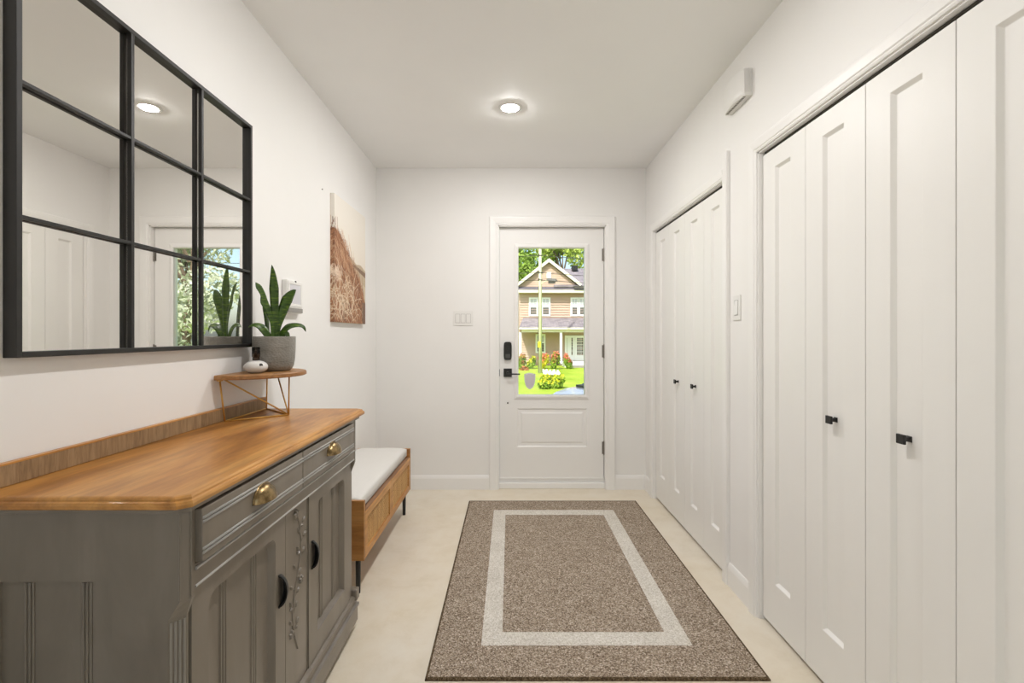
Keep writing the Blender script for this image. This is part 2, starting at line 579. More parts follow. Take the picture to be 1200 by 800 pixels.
# keypad deadbolt
mb = MB()
ku, kv = dx(595), dz(411)
out = []
for (a, b) in ((-1, -1), (1, -1), (1, 1), (-1, 1)):
    pass
prof_k = []
for k in range(24):
    t = 2 * PI * k / 24
    cx_, cy_ = math.cos(t), math.sin(t)
    r = (abs(cx_) ** 6 + abs(cy_) ** 6) ** (-1 / 6)
    prof_k.append((ku + 0.033 * cx_ * r, kv + 0.070 * cy_ * r + 0.004 * math.sin(t)))
mb.loft([[frD(u, v, 0) for u, v in prof_k], [frD(u, v, 0.02) for u, v in prof_k], [frD(ku + (u - ku) * 0.9, kv + (v - kv) * 0.95, 0.026) for u, v in prof_k]])
kp = mb.build('keypad_deadbolt', M['black'], door, smooth=False)
mb = MB()
fbox(mb, frD, ku - 0.008, ku + 0.008, kv + 0.005, kv + 0.04, 0.0255, 0.028)
mb.build('thumb_turn', M['black'], kp, bevel=0.002)
mb = MB()
fbox(mb, frD, ku - 0.018, ku + 0.018, kv - 0.055, kv - 0.025, 0.0255, 0.0272)
mb.build('keypad_window', paint('lock_grey', (72, 70, 68), 0.3), kp, bevel=0.001)
mb = MB()
lu, lv = dx(595), dz(436.5)
fbox(mb, frD, lu - 0.034, lu + 0.034, lv - 0.034, lv + 0.034, 0, 0.012)
rose = mb.build('lever_rose', M['black'], door, bevel=0.002)
mb = MB()
mb.tube([frD(lu, lv, 0.01), frD(lu, lv, 0.045)], 0.011, 16)
fbox(mb, frD, lu - 0.012, lu + 0.10, lv - 0.014, lv - 0.003, 0.038, 0.052)
mb.build('lever', M['black'], rose, bevel=0.003)
mb = MB(); mb.tube([frD(dx(595), dz(472), -0.001), frD(dx(595), dz(472), 0.004)], 0.0065, 14)
mb.build('screw_cap', M['darkgap'], door)
mb = MB(); fbox(mb, frD, D0 + 0.002, D0 + 0.012, lv - 0.028, lv + 0.028, 0.0, 0.009)
mb.build('strike_plate', M['black'], door)
for py in (298.5, 411.5, 524.5):
    mb = MB()
    hz_ = dz(py)
    hu = D1 - 0.010
    for k in range(5):
        mb.tube([frD(hu, hz_ - 0.05 + 0.0202 * k, 0.009), frD(hu, hz_ - 0.05 + 0.0202 * k + 0.0192, 0.009)], 0.0075, 10)
    mb.tube([frD(hu, hz_ - 0.057, 0.009), frD(hu, hz_ + 0.058, 0.009)], 0.0045, 8)
    fbox(mb, frD, hu - 0.016, hu + 0.006, hz_ - 0.05, hz_ + 0.05, -0.002, 0.0015)
    mb.build('hinge', M['nickel'], door)
mb = MB()
mb.box(D0 + 0.008, D1 - 0.008, YB + 0.012, YB + 0.15, 0.0, 0.045)
mb.box(D0 + 0.008, D1 - 0.008, YD + 0.001, YB + 0.15, 0.045, 0.075)
mb.build('threshold', M['trim'], door, bevel=0.004)
mb = MB(); mb.box(su0, su1, YD - 0.006, YD + 0.0, 0.072, 0.084)
mb.build('door_sweep', M['trim'], door)

# ------------------------------------------------------------------ ceiling downlights
def downlight(x, y, label, group):
    root = thing('recessed_light', (x, y, H), label, 'ceiling light', group)
    mb = MB()
    prof = [(0.047, 0.0), (0.047, -0.004), (0.052, -0.006), (0.066, -0.005), (0.070, 0.0)]
    seg = 40
    rings = [[(x + r * math.cos(2 * PI * k / seg), y + r * math.sin(2 * PI * k / seg), H + z) for k in range(seg)] for r, z in prof]
    mb.loft(rings, True, False)
    mb.build('trim_ring', M['plastic'], root, smooth=True)
    mb = MB()
    mb.lathe([(0.047, -0.002)] + [(0.047 * math.cos(a), -0.002 - 0.011 * math.sin(a)) for a in [PI / 2 * k / 8 for k in range(1, 8)]] + [(0.0005, -0.013)], (x, y, H), 32)
    mb.build('lens', M['lens'], root, smooth=True)
downlight(0.0, 2.83, 'lit round recessed downlight in the ceiling before the entry door', 'ceiling downlights')
for yy in (1.5,):  # unseen second downlight, added as fill light
    downlight(0.0, yy, 'added out-of-frame fill downlight in the ceiling above the sideboard front', 'ceiling downlights')

# ------------------------------------------------------------------ wall mirror
my0, my1, mz0, mz1 = 1.019, 1.953, 1.198, 2.10
GX = -1.0705
mir = thing('wall_mirror', (XL, (my0 + my1) / 2, mz0), 'square black metal windowpane mirror above the sideboard', 'mirror')
mb = MB()
fw = 0.013
mb.box(XL, -1.053, my0, my0 + fw, mz0, mz1)
mb.box(XL, -1.053, my1 - fw, my1, mz0, mz1)
mb.box(XL, -1.053, my0 + fw, my1 - fw, mz0, mz0 + fw)
mb.box(XL, -1.053, my0 + fw, my1 - fw, mz1 - fw, mz1)
mb.build('outer_frame', M['blackframe'], mir, bevel=0.0012)
MB().box(XL + 0.001, GX - 0.002, my0 + fw, my1 - fw, mz0 + fw, mz1 - fw).build('backing', M['blackframe'], mir)
ys = [my0 + fw + (my1 - my0 - 2 * fw) * k / 3 for k in range(4)]
zs = [mz0 + fw + (mz1 - mz0 - 2 * fw) * k / 3 for k in range(4)]
for i in range(3):
    for j in range(3):
        MB().box(GX - 0.002, GX, ys[i], ys[i + 1], zs[j], zs[j + 1]).build('mirror_pane', M['mirror'], mir)
bw = 0.0055
for k in (1, 2):
    MB().box(-1.0665, -1.0535, ys[k] - bw, ys[k] + bw, mz0 + fw, mz1 - fw).build('vertical_bar', M['blackframe'], mir, bevel=0.001)
    MB().box(-1.0665, -1.0545, my0 + fw, my1 - fw, zs[k] - bw * 0.8, zs[k] + bw * 0.8).build('horizontal_bar', M['blackframe'], mir, bevel=0.001)

# ------------------------------------------------------------------ canvas print (flat print as vertex colour strokes)
ay0, ay1, az0, az1 = 2.872, 3.485, 1.325, 2.10
AX = -1.058
art = thing('canvas_print', (XL, (ay0 + ay1) / 2, az0), 'unframed canvas print of rust brown dune grass under cream sky', 'wall art')
MB().box(XL, AX, ay0, ay1, az0, az1).build('stretcher', M['canvas_side'], art)
def art_raster(W, Hh):
    rs = np.random.RandomState(5)
    img = np.zeros((Hh, W, 3))
    u = np.linspace(0, 1, W)[None, :].repeat(Hh, 0)
    v = np.linspace(0, 1, Hh)[:, None].repeat(W, 1)          # 0 at the bottom
    sky_a, sky_b = np.array([242, 236, 226.]), np.array([232, 220, 202.])
    img[:] = sky_a * v[..., None] + sky_b * (1 - v[..., None])
    # far hill, pale
    hill = v < 0.60 - 0.10 * u + 0.01 * np.sin(u * 17)
    img[hill] = np.array([196, 178, 152.])
    sandm = v < 0.56 - 0.22 * u
    img[sandm] = np.array([214, 198, 172.])
    darkp = (np.abs(v - (0.50 - 0.12 * (u - 0.6))) < 0.012 + 0.025 * (u - 0.55)) & (u > 0.55)
    img[darkp] = np.array([140, 116, 96.])
    dune_top = 0.735 - 0.12 * u - 0.42 * np.clip(u - 0.12, 0, 1) ** 1.1 - 0.25 * np.clip(u - 0.75, 0, 1)
    dune = v < dune_top
    img[dune] = np.array([150, 104, 74.])
    cols = np.array([[168, 116, 82], [140, 92, 64], [186, 136, 100], [120, 78, 56], [176, 126, 92], [104, 70, 52], [198, 156, 120]], float)
    def stroke(x, y, ang, ln, curve, col, al):
        n = int(ln * max(W, Hh) * 1.6)
        for k in range(n):
            t = k / max(1, n - 1)
            a = ang + curve * t
            x += math.cos(a) * ln / n
            y += math.sin(a) * ln / n * W / Hh
            i, j = int(y * Hh), int(x * W)
            if 0 <= i < Hh and 0 <= j < W:
                img[i, j] = img[i, j] * (1 - al) + col * al
    for k in range(2300):
        x = rs.uniform(-0.1, 0.95)
        top = 0.735 - 0.12 * x - 0.42 * max(0, x - 0.12) ** 1.1
        y = rs.uniform(-0.02, max(0.03, top - 0.02))
        stroke(x, y, rs.uniform(1.7, 2.7), rs.uniform(0.06, 0.2), rs.uniform(-0.5, 0.5), cols[rs.randint(len(cols))], 0.55)
    for k in range(130):
        x, y = rs.uniform(-0.05, 0.7), rs.uniform(0.0, 0.3)
        stroke(x, y, rs.uniform(0.3, 2.8), rs.uniform(0.1, 0.28), rs.uniform(-1.8, 1.8), np.array([226, 206, 178.]), 0.6)
    for k in range(60):
        x, y = rs.uniform(0.0, 0.6), rs.uniform(0.3, 0.62)
        stroke(x, y, rs.uniform(1.8, 2.6), rs.uniform(0.08, 0.2), rs.uniform(-0.5, 0.5), np.array([214, 180, 146.]), 0.45)
    for k in range(90):
        x, y = 0.10 + rs.normal() * 0.06, 0.38 + rs.normal() * 0.035
        stroke(x, y, rs.uniform(1.6, 2.8), rs.uniform(0.02, 0.08), 0.0, np.array([232, 212, 190.]), 0.5)
    grey = (u > 0.88) & (v < 0.2)
    img[grey] = img[grey] * 0.5 + np.array([104, 96, 90.]) * 0.5
    return np.clip(img, 0, 255)
def print_sheet():
    W, Hh = 132, 176
    img = art_raster(W, Hh)
    me = bpy.data.meshes.new('print_sheet')
    vs, fs = [], []
    for i in range(Hh):
        for j in range(W):
            vs.append((AX + 0.0006 - art.location.x, ay0 + (ay1 - ay0) * j / (W - 1) - art.location.y, (az1 - az0) * i / (Hh - 1)))
    base = len(vs)
    # wrap the print around the near edge of the canvas
    for i in range(Hh):
        for d in range(6):
            vs.append((AX - (AX - XL - 0.002) * (d / 5) - art.location.x, ay0 - 0.0006 - art.location.y, (az1 - az0) * i / (Hh - 1)))
    for i in range(Hh - 1):
        for j in range(W - 1):
            a = i * W + j
            fs.append((a, a + 1, a + W + 1, a + W))
        for d in range(5):
            a = base + i * 6 + d
            fs.append((a, a + 6, a + 7, a + 1))
    me.from_pydata(vs, [], fs)
    ca = me.color_attributes.new('print', 'FLOAT_COLOR', 'POINT')
    colr = np.ones((len(vs), 4))
    l = img / 255.0
    l = np.where(l <= 0.04045, l / 12.92, ((l + 0.055) / 1.055) ** 2.4)
    colr[:base, :3] = l.reshape(-1, 3)
    side = np.stack([l[:, 1 + d] for d in range(6)], 1)
    colr[base:, :3] = side.reshape(-1, 3)
    ca.data.foreach_set('color', colr.ravel())
    m = Mat('canvas_print_ink', (180, 140, 110), 0.8)
    at = m.n('ShaderNodeVertexColor', layer_name='print')
    m.color(at.outputs['Color'])
    m.bump(m.noise(m.coords(), 900, 2).outputs[0], 0.15, 0.001)
    me.materials.append(m.m)
    o = bpy.data.objects.new('print_sheet', me)
    COL.objects.link(o)
    o.parent = art
print_sheet()
mb = MB(); mb.tube([(XL - 0.004, 2.745, 2.083), (XL + 0.006, 2.745, 2.083)], 0.0035, 8)
tag(mb.build('nail', M['nickel']), 'tiny nail in the wall beside the canvas print', 'nail')

# ------------------------------------------------------------------ wall panel behind the plant (thermostat)
th = thing('thermostat', (XL, 2.35, 1.35), 'white wall thermostat box with pale screen and grey strip', 'thermostat')
frL = fr_left(XL)
mb = MB()
fbox(mb, frL, 2.265, 2.43, 1.352, 1.512, 0.0, 0.026)
body = mb.build('body', M['plastic'], th, bevel=0.005, bseg=3)
mb = MB(); panel_slab(mb, fr_left(XL + 0.029), 2.272, 2.422, 1.384, 1.506, 0.004, (2.285, 2.408, 1.396, 1.494), 0.002, 0.002)
mb.build('bezel', M['plastic'], th)
mb = MB(); fbox(mb, frL, 2.288, 2.405, 1.399, 1.491, 0.0255, 0.0276)
mb.build('screen', M['screen'], th)
mb = MB(); fbox(mb, frL, 2.270, 2.425, 1.356, 1.378, 0.0255, 0.031)
mb.build('grey_strip', M['plasticgrey'], th, bevel=0.003)
mb = MB(); fbox(mb, frL, 2.345, 2.352, 1.503, 1.512, 0.026, 0.0305)
mb.build('sensor', M['darkgap'], th)

# ------------------------------------------------------------------ switches
def switch(name, fr, u0, u1, v0, v1, n, label, cu):
    root = thing(name, fr(cu, v0, 0), label, 'light switch')
    mb = MB(); fbox(mb, fr, u0, u1, v0, v1, 0, 0.006)
    mb.build('cover_plate', M['plastic'], root, bevel=0.0025)
    w = (u1 - u0)
    for k in range(n):
        c = u0 + w * (k + 0.5) / n if n == 1 else u0 + w * (0.23 + 0.27 * k)
        hh, hw = (v1 - v0) * 0.29, 0.0165 if n > 1 else 0.017
        vm = (v0 + v1) / 2
        mb = MB(); panel_slab(mb, lambda a, b, c_, fr=fr: fr(a, b, c_ + 0.0066), c - hw - 0.002, c + hw + 0.002, vm - hh - 0.002, vm + hh + 0.002, 0.003, (c - hw, c + hw, vm - hh, vm + hh), 0.002, 0.0004)
        fb = mb.build('rocker_shade_frame', M['plasticshade'], root)  # grey ring carries the painted shadow gap
        mb = MB()
        mb.loft([[fr(c - hw + .001, vm - hh + .001, 0.004), fr(c + hw - .001, vm - hh + .001, 0.004), fr(c + hw - .001, vm + hh - .001, 0.004), fr(c - hw + .001, vm + hh - .001, 0.004)],
                 [fr(c - hw + .001, vm - hh + .001, 0.0105), fr(c + hw - .001, vm - hh + .001, 0.0105), fr(c + hw - .001, vm + hh - .001, 0.0065), fr(c - hw + .001, vm + hh - .001, 0.0065)]])
        mb.build('rocker', M['plastic'], root)
SB = F / YB
switch('triple_light_switch', frB, (531 - 598) / SB, (554.5 - 598) / SB, CZ - (381.5 - 392) / SB, CZ + (392 - 364.5) / SB, 3, 'white three-gang rocker switch plate left of the entry door', (542.5 - 598) / SB)
switch('light_switch', frR, 2.270, 2.345, 1.318, 1.438, 1, 'white single rocker switch between the two closets', 2.3075)

# ------------------------------------------------------------------ door chime on the right wall
ch = thing('door_chime', (XR, 2.27, 2.34), 'white ribbed door chime box high on the closet wall', 'door chime')
mb = MB()
rings = []
N = 16
for v, k in ((2.335, 0.86), (2.345, 0.97), (2.36, 1.0), (2.44, 1.0), (2.452, 0.97), (2.458, 0.9)):
    ring = [frR(2.168, v, 0.0)]
    for i in range(N + 1):
        t = i / N
        u = 2.168 + (2.372 - 2.168) * t
        w = (0.036 + 0.018 * math.sin(PI * t) ** 0.7) * k
        ring.append(frR(u, v, w))
    ring.append(frR(2.372, v, 0.0))
    rings.append(ring)
mb.loft(rings)
mb.build('cover', M['plastic'], ch, bevel=0.001)
mb = MB()
for i in range(5):
    w = 0.005 + 0.007 * i
    fbox(mb, frR, 2.1655, 2.1695, 2.35, 2.446, w, w + 0.0035)
mb.build('side_ribs', M['plastic'], ch)
mb = MB()
for i in range(14):
    u = 2.182 + i * 0.013
    fbox(mb, frR, u, u + 0.007, 2.3335, 2.336, 0.022, 0.033)
mb.build('grille', paint('grey_grille', (128, 123, 114), 0.6), ch)

# ------------------------------------------------------------------ sideboard
sb_root = thing('sideboard', (-0.87, 1.5, 0), 'grey painted sideboard with carved front and honey wood top', 'sideboard')
G = M['grey']
# wooden top with clipped corners
def top_poly(y0, y1, xf, clip, xb=-1.078):
    return [(xb, y0), (xf - clip, y0), (xf, y0 + clip * 0.75), (xf, y1 - clip * 0.75), (xf - clip, y1), (xb, y1)]
mb = MB()
def topr(z, ins): return [(x, y, z) for x, y in top_poly(0.938 + ins, 2.097 - ins, -0.634 - ins, 0.022)]
mb.loft([topr(0.901, 0.006), topr(0.904, 0.001), topr(0.911, 0.0), topr(0.916, 0.002), topr(0.918, 0.006), topr(0.922, 0.007), topr(0.9255, 0.010), topr(0.9265, 0.014)])
mb.build('wooden_top', M['topwood'], sb_root)
mb = MB(); mb.box(-1.081, -1.066, 0.945, 2.092, 0.9265, 0.972)
bs = mb.build('backsplash', M['splash'], sb_root, bevel=0.002)
mb = MB(); mb.box(-1.081, -1.0655, 0.945, 2.092, 0.972, 0.976)
mb.build('backsplash_cap', M['topwood'], bs)
mb = MB(); mb.prism(top_poly(0.951, 2.055, -0.644, 0.02), 0.891, 0.901)
mb.build('cornice', G, sb_root, bevel=0.002)
# carcass core
mb = MB(); mb.box(-1.078, -0.69, 0.985, 2.012, 0.05, 0.891)
mb.build('carcass', G, sb_root)
# end panels with a sunk beaded field
for y0, sgn in ((0.963, 1), (2.034, -1)):
    fr = (lambda u, v, w, y0=y0, sgn=sgn: (u, y0 - sgn * w, v))
    mb = MB()
    panel_slab(mb, fr, -1.078, -0.690, 0.05, 0.891, 0.0215, (-1.035, -0.803, 0.19, 0.750), 0.009, 0.002)
    ep = mb.build('end_panel', G, sb_root)
    mb = MB()
    for c in (-0.985, -0.977, -0.969, -0.868, -0.860, -0.852):
        mb.tube([fr(c, 0.195, -0.009), fr(c, 0.745, -0.009)], 0.0030, 6)
    mb.build('beading', G, ep)
# corner posts, upper block then fluted chamfer
for y0, sgn in ((0.963, 1), (2.034, -1)):
    def P(x, d): return (x, y0 + sgn * d)
    up = [P(-0.690, 0), P(-0.667, 0), P(-0.655, 0.020), P(-0.655, 0.030), P(-0.690, 0.030)]
    lo = [P(-0.690, 0), P(-0.6895, 0.0005), P(-0.668, 0.024), P(-0.668, 0.030), P(-0.690, 0.030)]
    mb = MB()
    def R(poly, z): return [(x, y, z) for x, y in poly]
    mixp = [((a[0] + b[0]) / 2, (a[1] + b[1]) / 2) for a, b in zip(up, lo)]
    mb.loft([R(lo, 0.05), R(lo, 0.672), R(mixp, 0.690), R(up, 0.708), R(up, 0.891)])
    post = mb.build('corner_post', G, sb_root)
    mb = MB()
    mb.tube([P(-0.6665, 0.0005) + (0.712,), P(-0.6665, 0.0005) + (0.889,)], 0.0022, 6)
    mb.tube([P(-0.6555, 0.0185) + (0.712,), P(-0.6555, 0.0185) + (0.889,)], 0.0018, 6)
    mb.build('corner_bead', G, post)
    mb = MB()
    for k in range(4):
        t = 0.14 + 0.24 * k
        x = -0.6895 + 0.0215 * t
        d = 0.0005 + 0.0235 * t
        mb.tube([P(x, d) + (0.17,), P(x, d) + (0.665,)], [0.0024, 0.0024], 6)
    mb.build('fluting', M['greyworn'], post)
# drawer rail under the drawers and far stile
mb = MB()
mb.box(-0.69, -0.6555, 0.992, 2.005, 0.722, 0.772)
mb.box(-0.69, -0.6555, 1.957, 2.005, 0.772, 0.891)
mb.box(-0.69, -0.668, 1.978, 2.006, 0.05, 0.722)
rail = mb.build('drawer_rail', G, sb_root, bevel=0.0015)
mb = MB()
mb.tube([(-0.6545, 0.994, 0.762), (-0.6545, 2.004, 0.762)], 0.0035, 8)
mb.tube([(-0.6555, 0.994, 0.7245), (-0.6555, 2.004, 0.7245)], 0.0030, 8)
mb.build('rail_moulding', M['greyhighlight'], rail)

def cup_pull(fr, u, v, hw, hh, dep, vertical=False):
    """quarter-ellipsoid shell with a flange; rotated a quarter turn when vertical"""
    def P(a, b, w):
        if vertical: return fr(u + b, v + a, w)
        return fr(u + a, v + b, w)
    mb = MB()
    na, nb = 18, 8
    outer, inner = [], []
    for i in range(na + 1):
        a = PI * i / na
        ro, ri = [], []
        for j in range(nb + 1):
            b = PI / 2 * j / nb
            ca, sa = math.cos(a), math.sin(a)
            ro.append(P(hw * ca, hh * sa * math.cos(b) - hh * 0.45, dep * sa * math.sin(b) + 0.0015))
            ri.append(P(hw * 0.9 * ca, hh * 0.88 * sa * math.cos(b) - hh * 0.45, dep * 0.88 * sa * math.sin(b) + 0.0012))
        outer.append(ro); inner.append(ri)
    mb.loft(outer, False, False)
    mb.loft(inner, False, False)
    for i in range(na):
        mb.add([outer[i][nb], outer[i + 1][nb], inner[i + 1][nb], inner[i][nb]], [(0, 1, 2, 3)])
    mb.tube([P(hw * 1.0 * math.cos(PI * i / na), hh * math.sin(PI * i / na) - hh * 0.45, 0.002) for i in range(na + 1)], 0.0032, 8)
    return mb
# drawers
for y0, y1 in ((0.994, 1.4735), (1.4775, 1.953)):
    mb = MB()
    mb.box(-0.672, -0.640, y0, y1, 0.775, 0.8865)
    dr = mb.build('drawer', G, sb_root, bevel=0.002)
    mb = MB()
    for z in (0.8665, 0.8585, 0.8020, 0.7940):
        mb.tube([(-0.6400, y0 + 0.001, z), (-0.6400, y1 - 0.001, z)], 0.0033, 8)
    mb.build('drawer_beading', M['greyhighlight'], dr, smooth=True)
    cup_pull(fr_left(-0.640), (y0 + y1) / 2, 0.842, 0.047, 0.040, 0.030).build('cup_pull', M['brass'], dr, smooth=True)
# doors
frS = fr_left(-0.668)
for k, (y0, y1, o0, o1, hu) in enumerate(((0.996, 1.410, 1.052, 1.353, 1.383), (1.5755, 1.976, 1.648, 1.912, 1.610))):
    mb = MB()
    # frame with rounded top corners of the sunk field
    v0, v1, c0, c1 = 0.148, 0.719, 0.228, 0.676
    def arch(ins, w):
        r = 0.028
        pts = [frS(o0 + ins, c0 + ins, w), frS(o1 - ins, c0 + ins, w)]
        for q in range(5):
            a = PI / 2 * q / 4
            pts.append(frS(o1 - ins - r + r * math.cos(a), c1 - ins - r + r * math.sin(a), w))
        for q in range(5):
            a = PI / 2 + PI / 2 * q / 4
            pts.append(frS(o0 + ins + r + r * math.cos(a), c1 - ins - r + r * math.sin(a), w))
        return pts
    def outerr(w):
        pts = [frS(y0, v0, w), frS(y1, v0, w)]
        um = (y0 + y1) / 2
        for q in range(5): pts.append(frS(y1 - (y1 - um) * 0.15 * q / 4 if q else y1, v1, w))
        for q in range(5): pts.append(frS(y0 + (um - y0) * 0.15 * (4 - q) / 4, v1, w))
        return pts
    mb.loft([outerr(-0.020), outerr(0.002), outerr(0.004), arch(0, 0.004), arch(0.003, 0.000), arch(0.010, -0.015)])
    dr = mb.build('cabinet_door', G, sb_root)
    mb = MB()
    wdt = o1 - o0
    for t in (0.24, 0.275, 0.31, 0.69, 0.725, 0.76):
        yy = o0 + wdt * t
        mb.tube([frS(yy, c0 + 0.011, -0.015), frS(yy, c1 - 0.012, -0.015)], 0.0042, 6)
    mb.build('door_beading', G, dr)
    cup_pull(fr_left(-0.664), hu, 0.512, 0.045, 0.034, 0.024, True).build('door_pull', M['black'], dr, smooth=True)
# carved middle panel
mb = MB(); mb.box(-0.69, -0.668, 1.4145, 1.572, 0.148, 0.719)
cp = mb.build('carved_panel', G, sb_root, bevel=0.0015)
mb = MB()
mb.tube([(-0.668, 1.419, 0.15), (-0.668, 1.419, 0.718)], 0.0022, 6)
mb.tube([(-0.668, 1.5675, 0.15), (-0.668, 1.5675, 0.718)], 0.0022, 6)
mb.build('panel_beading', G, cp)
def petal(mb, u, v, ang, ln, wd, hgt=0.006):
    """small domed leaf lying on the panel"""
    frc = fr_left(-0.668)
    n = 8
    ring, top = [], None
    ca, sa = math.cos(ang), math.sin(ang)
    for i in range(n):
        t = 2 * PI * i / n
        a, b = ln * (0.5 + 0.5 * math.cos(t)), wd * math.sin(t) * (1 - 0.3 * math.cos(t))
        ring.append(frc(u + a * ca - b * sa, v + a * sa + b * ca, 0.0003))
    mid = [frc(u + (ln * (0.5 + 0.3 * math.cos(2 * PI * i / n))) * ca - (wd * 0.45 * math.sin(2 * PI * i / n)) * sa,
               v + (ln * (0.5 + 0.3 * math.cos(2 * PI * i / n))) * sa + (wd * 0.45 * math.sin(2 * PI * i / n)) * ca, hgt) for i in range(n)]
    mb.loft([ring, mid])
mb = MB()
cu = 1.493
def vine(t): return (cu + 0.028 * math.sin(t * 2 * PI * 1.0 + 2.9), 0.265 + 0.415 * t)
frc_ = fr_left(-0.668)
mb.tube([frc_(*vine(k / 40), 0.0008) for k in range(41)], [0.0016 + 0.0016 * (1 - k / 40) for k in range(41)], 6)
rr = random.Random(3)
for k in range(15):
    t = 0.10 + 0.86 * k / 14
    u, v = vine(t)
    s = 1 if k % 2 else -1
    ang = PI / 2 - s * rr.uniform(0.7, 1.2)
    sl = rr.uniform(0.014, 0.026)
    e = (u + math.cos(ang) * sl, v + math.sin(ang) * sl)
    mb.tube([frc_(u, v, 0.0008), frc_(e[0], e[1], 0.0008)], 0.0012, 5)
    petal(mb, e[0], e[1], ang + s * 0.35, 0.022, 0.0062)
    if k % 3 == 1:
        petal(mb, u + (e[0] - u) * 0.5, v + (e[1] - v) * 0.5, ang - s * 0.9, 0.017, 0.005)
for (fu, fv, fr_) in ((cu - 0.006, 0.688, 0.019), (cu + 0.030, 0.47, 0.015), (cu - 0.036, 0.335, 0.015)):
    for q in range(5):
        petal(mb, fu, fv, 2 * PI * q / 5 + 0.3, fr_, fr_ * 0.36, 0.006)
mb.build('carving', G, cp)
# plinth mouldings and feet
def plinth_ring(z, e): return [(-1.078, 0.963 - e, z), (-0.668 + e, 0.963 - e, z), (-0.668 + e, 2.034 + e, z), (-1.078, 2.034 + e, z)]
mb = MB()
mb.loft([plinth_ring(0.030, 0.014), plinth_ring(0.085, 0.014), plinth_ring(0.092, 0.019), plinth_ring(0.102, 0.019), plinth_ring(0.108, 0.010), plinth_ring(0.128, 0.010), plinth_ring(0.134, 0.015), plinth_ring(0.142, 0.013), plinth_ring(0.147, 0.002)])
mb.build('plinth', G, sb_root)
for y in (0.952, 2.014):
    mb = MB(); mb.box(-0.69, -0.646, y, y + 0.034, 0.125, 0.172)
    mb.build('corner_block', G, sb_root, bevel=0.006)
for x in (-1.06, -0.715):
    for y in (0.965, 1.982):
        mb = MB()
        def sq(z, a): return [(x + 0.025 - a, y + 0.025 - a, z), (x + 0.025 + a, y + 0.025 - a, z), (x + 0.025 + a, y + 0.025 + a, z), (x + 0.025 - a, y + 0.025 + a, z)]
        mb.loft([sq(0, 0.02), sq(0.03, 0.026)])
        mb.build('foot', G, sb_root)

# ------------------------------------------------------------------ little shelf stand
st = thing('shelf_stand', (-1.0, 1.92, 0.9265), 'half-round wooden stand on gold wire legs atop the sideboard', 'stand')
PA, PB, PC = Vector((-1.052, 1.761, 0.9295)), Vector((-0.884, 1.906, 0.9295)), Vector((-1.052, 2.062, 0.9295))
TA, TB, TC = Vector((-1.064, 1.750, 1.081)), Vector((-0.886, 1.915, 1.081)), Vector((-1.058, 2.08, 1.081))
def rod(a, b, name='wire_leg', r=0.0030):
    MB().tube([a, b], r, 8).build(name, M['gold'], st, smooth=True)
rod(PA, PB, 'base_wire'); rod(PB, PC, 'base_wire'); rod(PC, PA, 'base_wire')
rod(PA, TA); rod(PB, TB); rod(PC, TC)
TM = Vector((-0.97, 1.99, 1.081))
rod(TA + Vector((0.012, 0.012, 0)), PB, 'brace_wire'); rod(TM, PB, 'brace_wire')
for p in (TA, TB, TC):
    mb = MB(); mb.lathe([(0.0005, -0.003), (0.010, -0.003), (0.010, 0.001), (0.0005, 0.001)], p, 14)
    mb.build('mount_disc', M['gold'], st)
mb = MB()
cy, cxx, r = 1.935, -1.072, 0.208
def half(z, ins):
    pts = []
    rr_ = r - ins
    for k in range(33):
        a = -PI / 2 + PI * k / 32
        wob = 1 + 0.012 * math.sin(3 * a + 1)
        pts.append((cxx + max(0, rr_ * math.cos(a) * 1.10 * wob), cy + rr_ * math.sin(a), z))
    return pts
mb.loft([half(1.082, 0.006), half(1.085, 0.0), half(1.096, 0.0), half(1.100, 0.004)])
mb.build('shelf_top', M['slab'], st)

# ------------------------------------------------------------------ potted snake plant
def pot_mat():
    m = Mat('hammered_grey_ceramic', (136, 132, 124), 0.38)
    v = m.coords((1, 1, 1.7))
    vo = m.n('ShaderNodeTexVoronoi')
    vo.inputs['Scale'].default_value = 95
    m.t.links.new(v, vo.inputs['Vector'])
    m.color(m.ramp(m.noise(v, 18, 3).outputs[0], [(0.3, (124, 120, 112)), (0.7, (146, 142, 134))]))
    m.bump(vo.outputs['Distance'], 0.5, 0.004)
    return m.m
M['pot'] = pot_mat()
pcx, pcy, pz = -0.972, 1.968, 1.100
pl = thing('snake_plant', (pcx, pcy, pz), 'snake plant with upright green leaves in hammered grey pot', 'plant')
mb = MB()
prof = [(0.0005, 0.0), (0.055, 0.0), (0.066, 0.006), (0.074, 0.022), (0.0785, 0.05), (0.0805, 0.09), (0.0815, 0.137), (0.0805, 0.141), (0.0775, 0.141), (0.076, 0.12), (0.0005, 0.12)]
mb.lathe(prof, (pcx, pcy, pz), 64)
mb.build('pot', M['pot'], pl, smooth=True)
mb = MB()
rings = []
for r_ in (0.0755, 0.05, 0.025, 0.0008):
    rings.append([(pcx + r_ * math.cos(2 * PI * k / 24), pcy + r_ * math.sin(2 * PI * k / 24), pz + 0.123 + rnd.uniform(0, 0.006)) for k in range(24)])
mb.loft(rings)
mb.build('soil', paint('potting_soil', (52, 40, 30), 0.95, 0.3, 0.6, 200), pl)
def leaf_mat():
    m = Mat('snake_leaf', (60, 96, 34), 0.38)
    v = m.coords((1, 1, 6))
    a = m.noise(v, 22, 4, 0.6, 0.8)
    m.color(m.ramp(a.outputs[0], [(0.34, (34, 58, 14)), (0.54, (62, 92, 20)), (0.75, (116, 140, 40))]))
    m.b.inputs['Subsurface Weight'].default_value = 0.0
    return m.m
M['leaf'] = leaf_mat()
